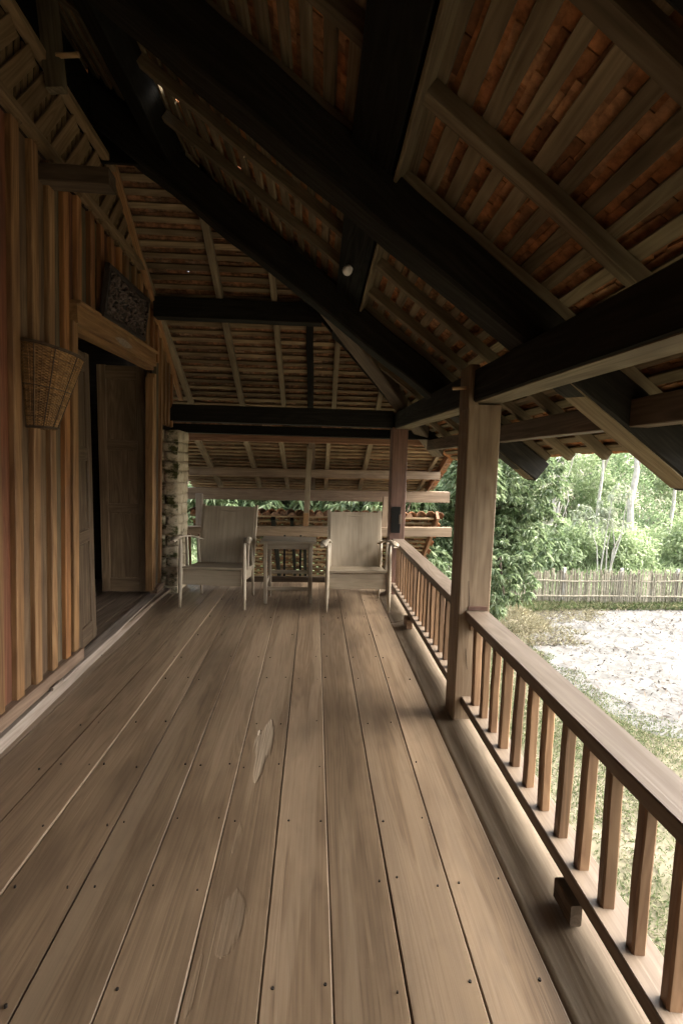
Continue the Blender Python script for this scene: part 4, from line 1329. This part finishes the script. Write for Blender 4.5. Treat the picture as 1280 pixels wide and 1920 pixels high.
# ================================================================== VEGETATION
def leaves_mesh(P, Dv, Ln, Wd, mat, rs, droop=.25, fold=.3):
    """Each leaf: folded six-point blade from base P along Dv."""
    n = len(P)
    Dv = Dv / np.linalg.norm(Dv, axis=1, keepdims=True)
    up = np.tile(np.array([0, 0, 1.0]), (n, 1)) + rs.normal(0, .35, (n, 3))
    sdv = np.cross(Dv, up); sdv /= np.linalg.norm(sdv, axis=1, keepdims=True) + 1e-9
    nv = np.cross(sdv, Dv)
    L_, W_ = Ln[:, None], Wd[:, None]
    mid = P + Dv * L_ * .5
    tip = P + Dv * L_ + np.array([0, 0, -1.0]) * L_ * droop
    l = mid + sdv * W_ * .5 + nv * W_ * fold * .5
    r = mid - sdv * W_ * .5 + nv * W_ * fold * .5
    V = np.stack([P, l, tip, r], 1).reshape(-1, 3)
    base = np.arange(n)[:, None] * 4
    Fc = np.concatenate([base + np.array([[0, 2, 1]]), base + np.array([[0, 3, 2]])], 1).reshape(-1, 3)
    me = bpy.data.meshes.new('leaves')
    me.vertices.add(len(V)); me.vertices.foreach_set('co', V.astype(np.float32).ravel())
    me.loops.add(len(Fc) * 3); me.loops.foreach_set('vertex_index', Fc.astype(np.int32).ravel())
    me.polygons.add(len(Fc)); me.polygons.foreach_set('loop_start', np.arange(0, len(Fc) * 3, 3, dtype=np.int32))
    me.materials.append(M[mat])
    me.update(calc_edges=True)
    return me

def crown_points(center, rad, ntip, rs, clumps=14, shell=.55):
    cc = rs.normal(0, 1, (clumps, 3)); cc /= np.linalg.norm(cc, axis=1, keepdims=True)
    cc *= (rs.uniform(.35, .85, (clumps, 1)))
    k = rs.integers(0, clumps, ntip)
    dv = rs.normal(0, 1, (ntip, 3)); dv /= np.linalg.norm(dv, axis=1, keepdims=True)
    rr = rs.uniform(shell, 1.0, (ntip, 1)) ** .5 * rs.uniform(.28, .5, (clumps, 1))[k]
    p = cc[k] + dv * rr
    return np.array(center) + p * np.array(rad), dv

def tree(name, base, height, crown_c, crown_r, ntip, per, leaf_l, leaf_w, lmat, bmat, label, seed, group=None, droop=.35, trunk_r=.1, whorl=True, clumps=14, lean=(0, 0)):
    rs = np.random.default_rng(seed)
    r = empty(name, base, label, 'tree', group)
    b = Vector(base)
    tb_ = MB()
    top = Vector((crown_c[0], crown_c[1], max(crown_c[2], b.z + height)))
    pts = [b + (top - b) * t + Vector((rs.normal(0, .012) * height * .3, rs.normal(0, .012) * height * .3, 0)) * (1 if 0 < t < 1 else 0) for t in np.linspace(0, 1, 8)]
    tb_.tube(pts, [trunk_r * (1.25 - 1.05 * t) for t in np.linspace(0, 1, 8)], 9)
    tips, dv = crown_points(crown_c, crown_r, ntip, rs, clumps)
    for q in range(min(16, clumps + 4)):
        tp = Vector(tips[q * 3 % len(tips)])
        s = pts[int(rs.integers(3, 7))]
        mid = s.lerp(tp, .5) + Vector((0, 0, .12 * (tp - s).length))
        tb_.tube([s, mid, tp], [trunk_r * .42, trunk_r * .26, trunk_r * .08], 6)
    tb_.build('trunk', bmat, r, True, Matrix.Translation(b))
    P = np.repeat(tips, per, 0)
    n = len(P)
    if whorl:
        an = rs.uniform(0, 2 * math.pi, n)
        Dv = np.stack([np.cos(an), np.sin(an), rs.uniform(-.75, .25, n)], 1) + np.repeat(dv, per, 0) * .5
    else:
        P = P + rs.normal(0, leaf_l * 1.2, (n, 3))
        Dv = rs.normal(0, 1, (n, 3)) + np.array([0, 0, -.2])
    me = leaves_mesh(P, Dv, rs.uniform(.65, 1.2, n) * leaf_l, rs.uniform(.75, 1.2, n) * leaf_w, lmat, rs, droop)
    me.transform(Matrix.Translation(-b))
    o = obj('crown', me, Matrix.Translation(b), r)
    return r

G1 = 'broad-leaved trees close behind the house'
tree('mango_tree', (4.7, 11.0, GZ), 3.2, (3.75, 10.3, .35), (1.75, 1.4, 2.1), 2300, 13, .15, .036, 'mango', 'barkdark', 'dense dark glossy tree beside the pale post, in front of the fence', 21, droop=.45, trunk_r=.14, clumps=20)
tree('mango_tree', (1.7, 9.6, GZ), 2.6, (1.65, 9.2, .0), (1.25, .9, 1.9), 700, 13, .20, .05, 'mango', 'barkdark', 'leafy tree showing between the corner post and the pale post', 22, droop=.4, trunk_r=.1, clumps=14)
tree('mango_tree', (-.9, 10.4, GZ), 3.0, (-.5, 10.2, .75), (2.6, 1.0, 1.1), 760, 12, .24, .06, 'mango', 'barkdark', 'bright leafy tree glimpsed under the eave behind the chairs', 23, droop=.4, trunk_r=.1, clumps=16)
tree('mango_tree', (-3.4, 11.5, GZ), 3.0, (-3.2, 11.2, .8), (2.0, 1.2, 1.4), 420, 12, .24, .06, 'leafdk', 'barkdark', 'tree mostly hidden behind the masonry pillar', 24, droop=.4, trunk_r=.1, clumps=12)

# hillside shrubs, each its own clump
spec = [  # X, Y, radius x, radius z, centre z, material, label
    (5.6, 15.5, 1.5, 1.3, -.9, 'leaf', 'pale green bush just behind the fence beside the dark tree'),
    (8.3, 15.0, 1.3, 1.0, -1.1, 'leaf', 'low pale bush behind the fence between the two white trunks'),
    (10.6, 15.2, 1.4, 1.1, -1.1, 'leaf', 'low bush behind the fence past the thick white trunk'),
    (7.0, 19.0, 2.4, 2.6, .5, 'leafdk', 'dark green bush high on the slope near the first white trunk'),
    (10.2, 19.5, 2.4, 2.5, .7, 'leaf', 'bright green tall bush between the white trunks on the slope'),
    (13.6, 20.5, 2.8, 2.8, .7, 'leafdk', 'dark green bush on the slope past the thick white trunk'),
    (3.4, 18.0, 2.6, 2.6, .3, 'leafdk', 'dark bush on the slope behind the dense glossy tree'),
    (-.5, 17.5, 3.2, 2.6, .6, 'leaf', 'green bush on the slope beyond the end eave'),
    (-5.5, 17.5, 3.0, 2.6, .6, 'leafdk', 'green bush on the slope hidden beyond the pillar'),
    (17.5, 21.5, 3.2, 3.2, .9, 'leaf', 'green bush at the far end of the slope'),
    (13.3, 15.6, 1.6, 1.2, -1.0, 'leaf', 'low bush behind the far end of the fence')]
for i, (x, y, rx, rz, cz, mt, lb_) in enumerate(spec):
    gz = GZ + max(0, (y - 13) * .13)
    rs = np.random.default_rng(100 + i)
    r = empty('shrub', (x, y, gz), lb_, 'bush', 'bushes on the slope behind the fence')
    nt_ = int(420 * (rx / 2) * (rz / 2) + 120)
    tips, dv = crown_points((x, y, cz), (rx, rx * .8, rz), nt_, rs, 18, .3)
    P = np.repeat(tips, 12, 0); n = len(P)
    P = P + rs.normal(0, .1, (n, 3))
    me = leaves_mesh(P, rs.normal(0, 1, (n, 3)), rs.uniform(.1, .22, n), rs.uniform(.045, .09, n), mt, rs, .3)
    me.transform(Matrix.Translation((-x, -y, -gz)))
    obj('foliage', me, Matrix.Translation((x, y, gz)), r)
    sb = MB()
    for q in range(7):
        tp = Vector(tips[q * 5])
        sb.tube([(x + rs.normal(0, .1), y + rs.normal(0, .1), gz - .1), Vector((x, y, gz)).lerp(tp, .5), tp], [.04, .025, .008], 5)
    sb.build('stems', 'barkdark', r, mw=Matrix.Translation((x, y, gz)))

# white-barked trees on the slope
for i, (x, y, tr, h, lb_) in enumerate([
        (8.1, 15.6, .075, 7.5, 'slender white-barked tree wrapped in pale vines, nearest the dark tree'),
        (11.05, 15.9, .11, 8.0, 'thickest white trunk standing behind the fence'),
        (10.9, 17.6, .06, 7.0, 'thin pale trunk just behind the thickest white trunk'),
        (9.6, 18.2, .05, 6.5, 'thin short pale trunk midway between the two white trees'),
        (13.6, 17.2, .06, 7.0, 'thin pale trunk past the thickest white trunk')]):
    gz = GZ + max(0, (y - 13) * .13) - .1
    tree('white_barked_tree', (x, y, gz), h, (x + .2, y, gz + h - .6), (1.7, 1.5, 1.3), 170, 10, .16, .07, 'leaf', 'bark', lb_, 60 + i, 'white-barked trees on the slope', whorl=False, trunk_r=tr, clumps=9)
vn = MB()
rv = random.Random(8)
for k in range(9):
    x0 = 8.1 + rv.uniform(-.3, .3)
    pts = [(x0 + .12 * math.sin(t * 3 + k) + rv.uniform(-.03, .03) + (.15 * t if k % 2 else -.12 * t) * .3, 15.55 + rv.uniform(-.06, .06), GZ + .3 + t * 1.0) for t in np.linspace(0, 5, 12)]
    vn.tube(pts, .012, 5)
tag(vn.build('hanging_vines', 'bark'), 'pale vines hanging down the first white trunk', 'vine', kind='stuff')
# creamy flowering shrub branch in front of the trunks
fs_ = empty('pale_shrub', (9.2, 14.2, GZ + .1), 'pale leggy shrub with whitish leaves between the white trunks', 'bush')
rs = np.random.default_rng(77)
tips, dv = crown_points((9.3, 14.2, .35), (1.3, .6, .9), 46, rs, 9, .2)
P = np.repeat(tips, 9, 0); n = len(P)
M['paleleaf'] = leaf_mat('whitish_leaf', (.25, .29, .19), (.33, .36, .26), (.40, .43, .33), rough=.6, trans=.3)
me = leaves_mesh(P, rs.normal(0, 1, (n, 3)) + np.array([0, 0, -.4]), rs.uniform(.14, .26, n), rs.uniform(.05, .08, n), 'paleleaf', rs, .4)
me.transform(Matrix.Translation((-9.2, -14.2, -GZ - .1)))
obj('foliage', me, Matrix.Translation((9.2, 14.2, GZ + .1)), fs_)
sb = MB()
for q in range(6):
    tp = Vector(tips[q * 7]); b0 = Vector((9.2 + rv.uniform(-.2, .2), 14.2, GZ))
    sb.tube([b0, b0.lerp(tp, .5) + Vector((rv.uniform(-.2, .2), 0, .1)), tp], [.03, .02, .007], 5)
sb.build('stems', 'bark', fs_, mw=Matrix.Translation((9.2, 14.2, GZ + .1)))

# grass, straw and litter
def in_sand(x, y):
    dx, dy = (x - SCX) / SEX, (y - SCY) / SEY
    return math.sqrt(dx ** 4 + dy ** 4)
def blades(name, n, xr_, yr_, hmin, hmax, w, mat, seed, cond, label=None, zfn=None, flat=False):
    rs = np.random.default_rng(seed)
    x = rs.uniform(*xr_, n * 2); y = rs.uniform(*yr_, n * 2)
    ok = np.array([cond(a, b, rs) for a, b in zip(x, y)])
    x, y = x[ok][:n], y[ok][:n]
    m = len(x)
    zz = np.full(m, GZ) if zfn is None else np.array([zfn(a, b) for a, b in zip(x, y)])
    P = np.stack([x, y, zz], 1)
    Dv = rs.normal(0, .55, (m, 3)); Dv[:, 2] = 1.0 if not flat else rs.uniform(.02, .3, m)
    if flat: P[:, 2] += .01
    me = leaves_mesh(P, Dv, rs.uniform(hmin, hmax, m), np.full(m, w) * rs.uniform(.7, 1.3, m), mat, rs, .25 if not flat else .0)
    o = obj(name, me)
    return tag(o, kind='stuff')
tag(blades('grass', 95000, (1.0, 8.5), (1.0, 9.5), .03, .09, .011, 'grass', 31, lambda a, b, r: in_sand(a, b) > .84 + .14 * noise.noise(Vector((a * 1.5, b * 1.5, 0))) and r.random() < .5 + .9 * (noise.noise(Vector((a * .9, b * .9, 4))) + .4)), 'short patchy grass between the house and the sand', 'grass')
tag(blades('straw', 12000, (3.0, 7.2), (9.0, 11.9), .05, .22, .009, 'straw', 32, lambda a, b, r: in_sand(a, b) > .55 + .3 * noise.noise(Vector((a * 2, b * 2, 1))), zfn=lambda a, b: mound_fn((a - 3.2) / 3.6, (b - 9.6) / 2.2)[2] if 9.6 < b < 11.8 and 3.2 < a < 6.8 else GZ), 'dry straw and weeds on the low mound before the fence', 'straw')
tag(blades('weeds', 22000, (3.2, 13), (9.8, 12.6), .06, .3, .012, 'grass', 33, lambda a, b, r: in_sand(a, b) > .9), 'green weeds growing along the foot of the fence', 'weeds')
tag(blades('undergrowth', 60000, (-6, 16), (12.4, 20), .2, .7, .05, 'leaf', 36, lambda a, b, r: r.random() < .9, zfn=lambda a, b: GZ + max(0, (b - 13) * .13)), 'light green undergrowth covering the slope behind the fence', 'undergrowth')
tag(blades('leaf_litter', 2600, (4.2, 12.5), (5.6, 11.6), .04, .12, .028, 'litter', 34, lambda a, b, r: in_sand(a, b) < .97 and r.random() < .3 + 1.2 * max(0, noise.noise(Vector((a * .8, b * .8, 9))) + .15), flat=True, zfn=lambda a, b: GZ + .045), 'dry brown leaves scattered over the pale sand', 'leaves')
tag(blades('twig_litter', 7000, (4.2, 12.5), (5.6, 11.6), .03, .12, .009, 'litter', 35, lambda a, b, r: in_sand(a, b) < .98, flat=True, zfn=lambda a, b: GZ + .04), 'thin twigs and stalks scattered over the pale sand', 'twigs')
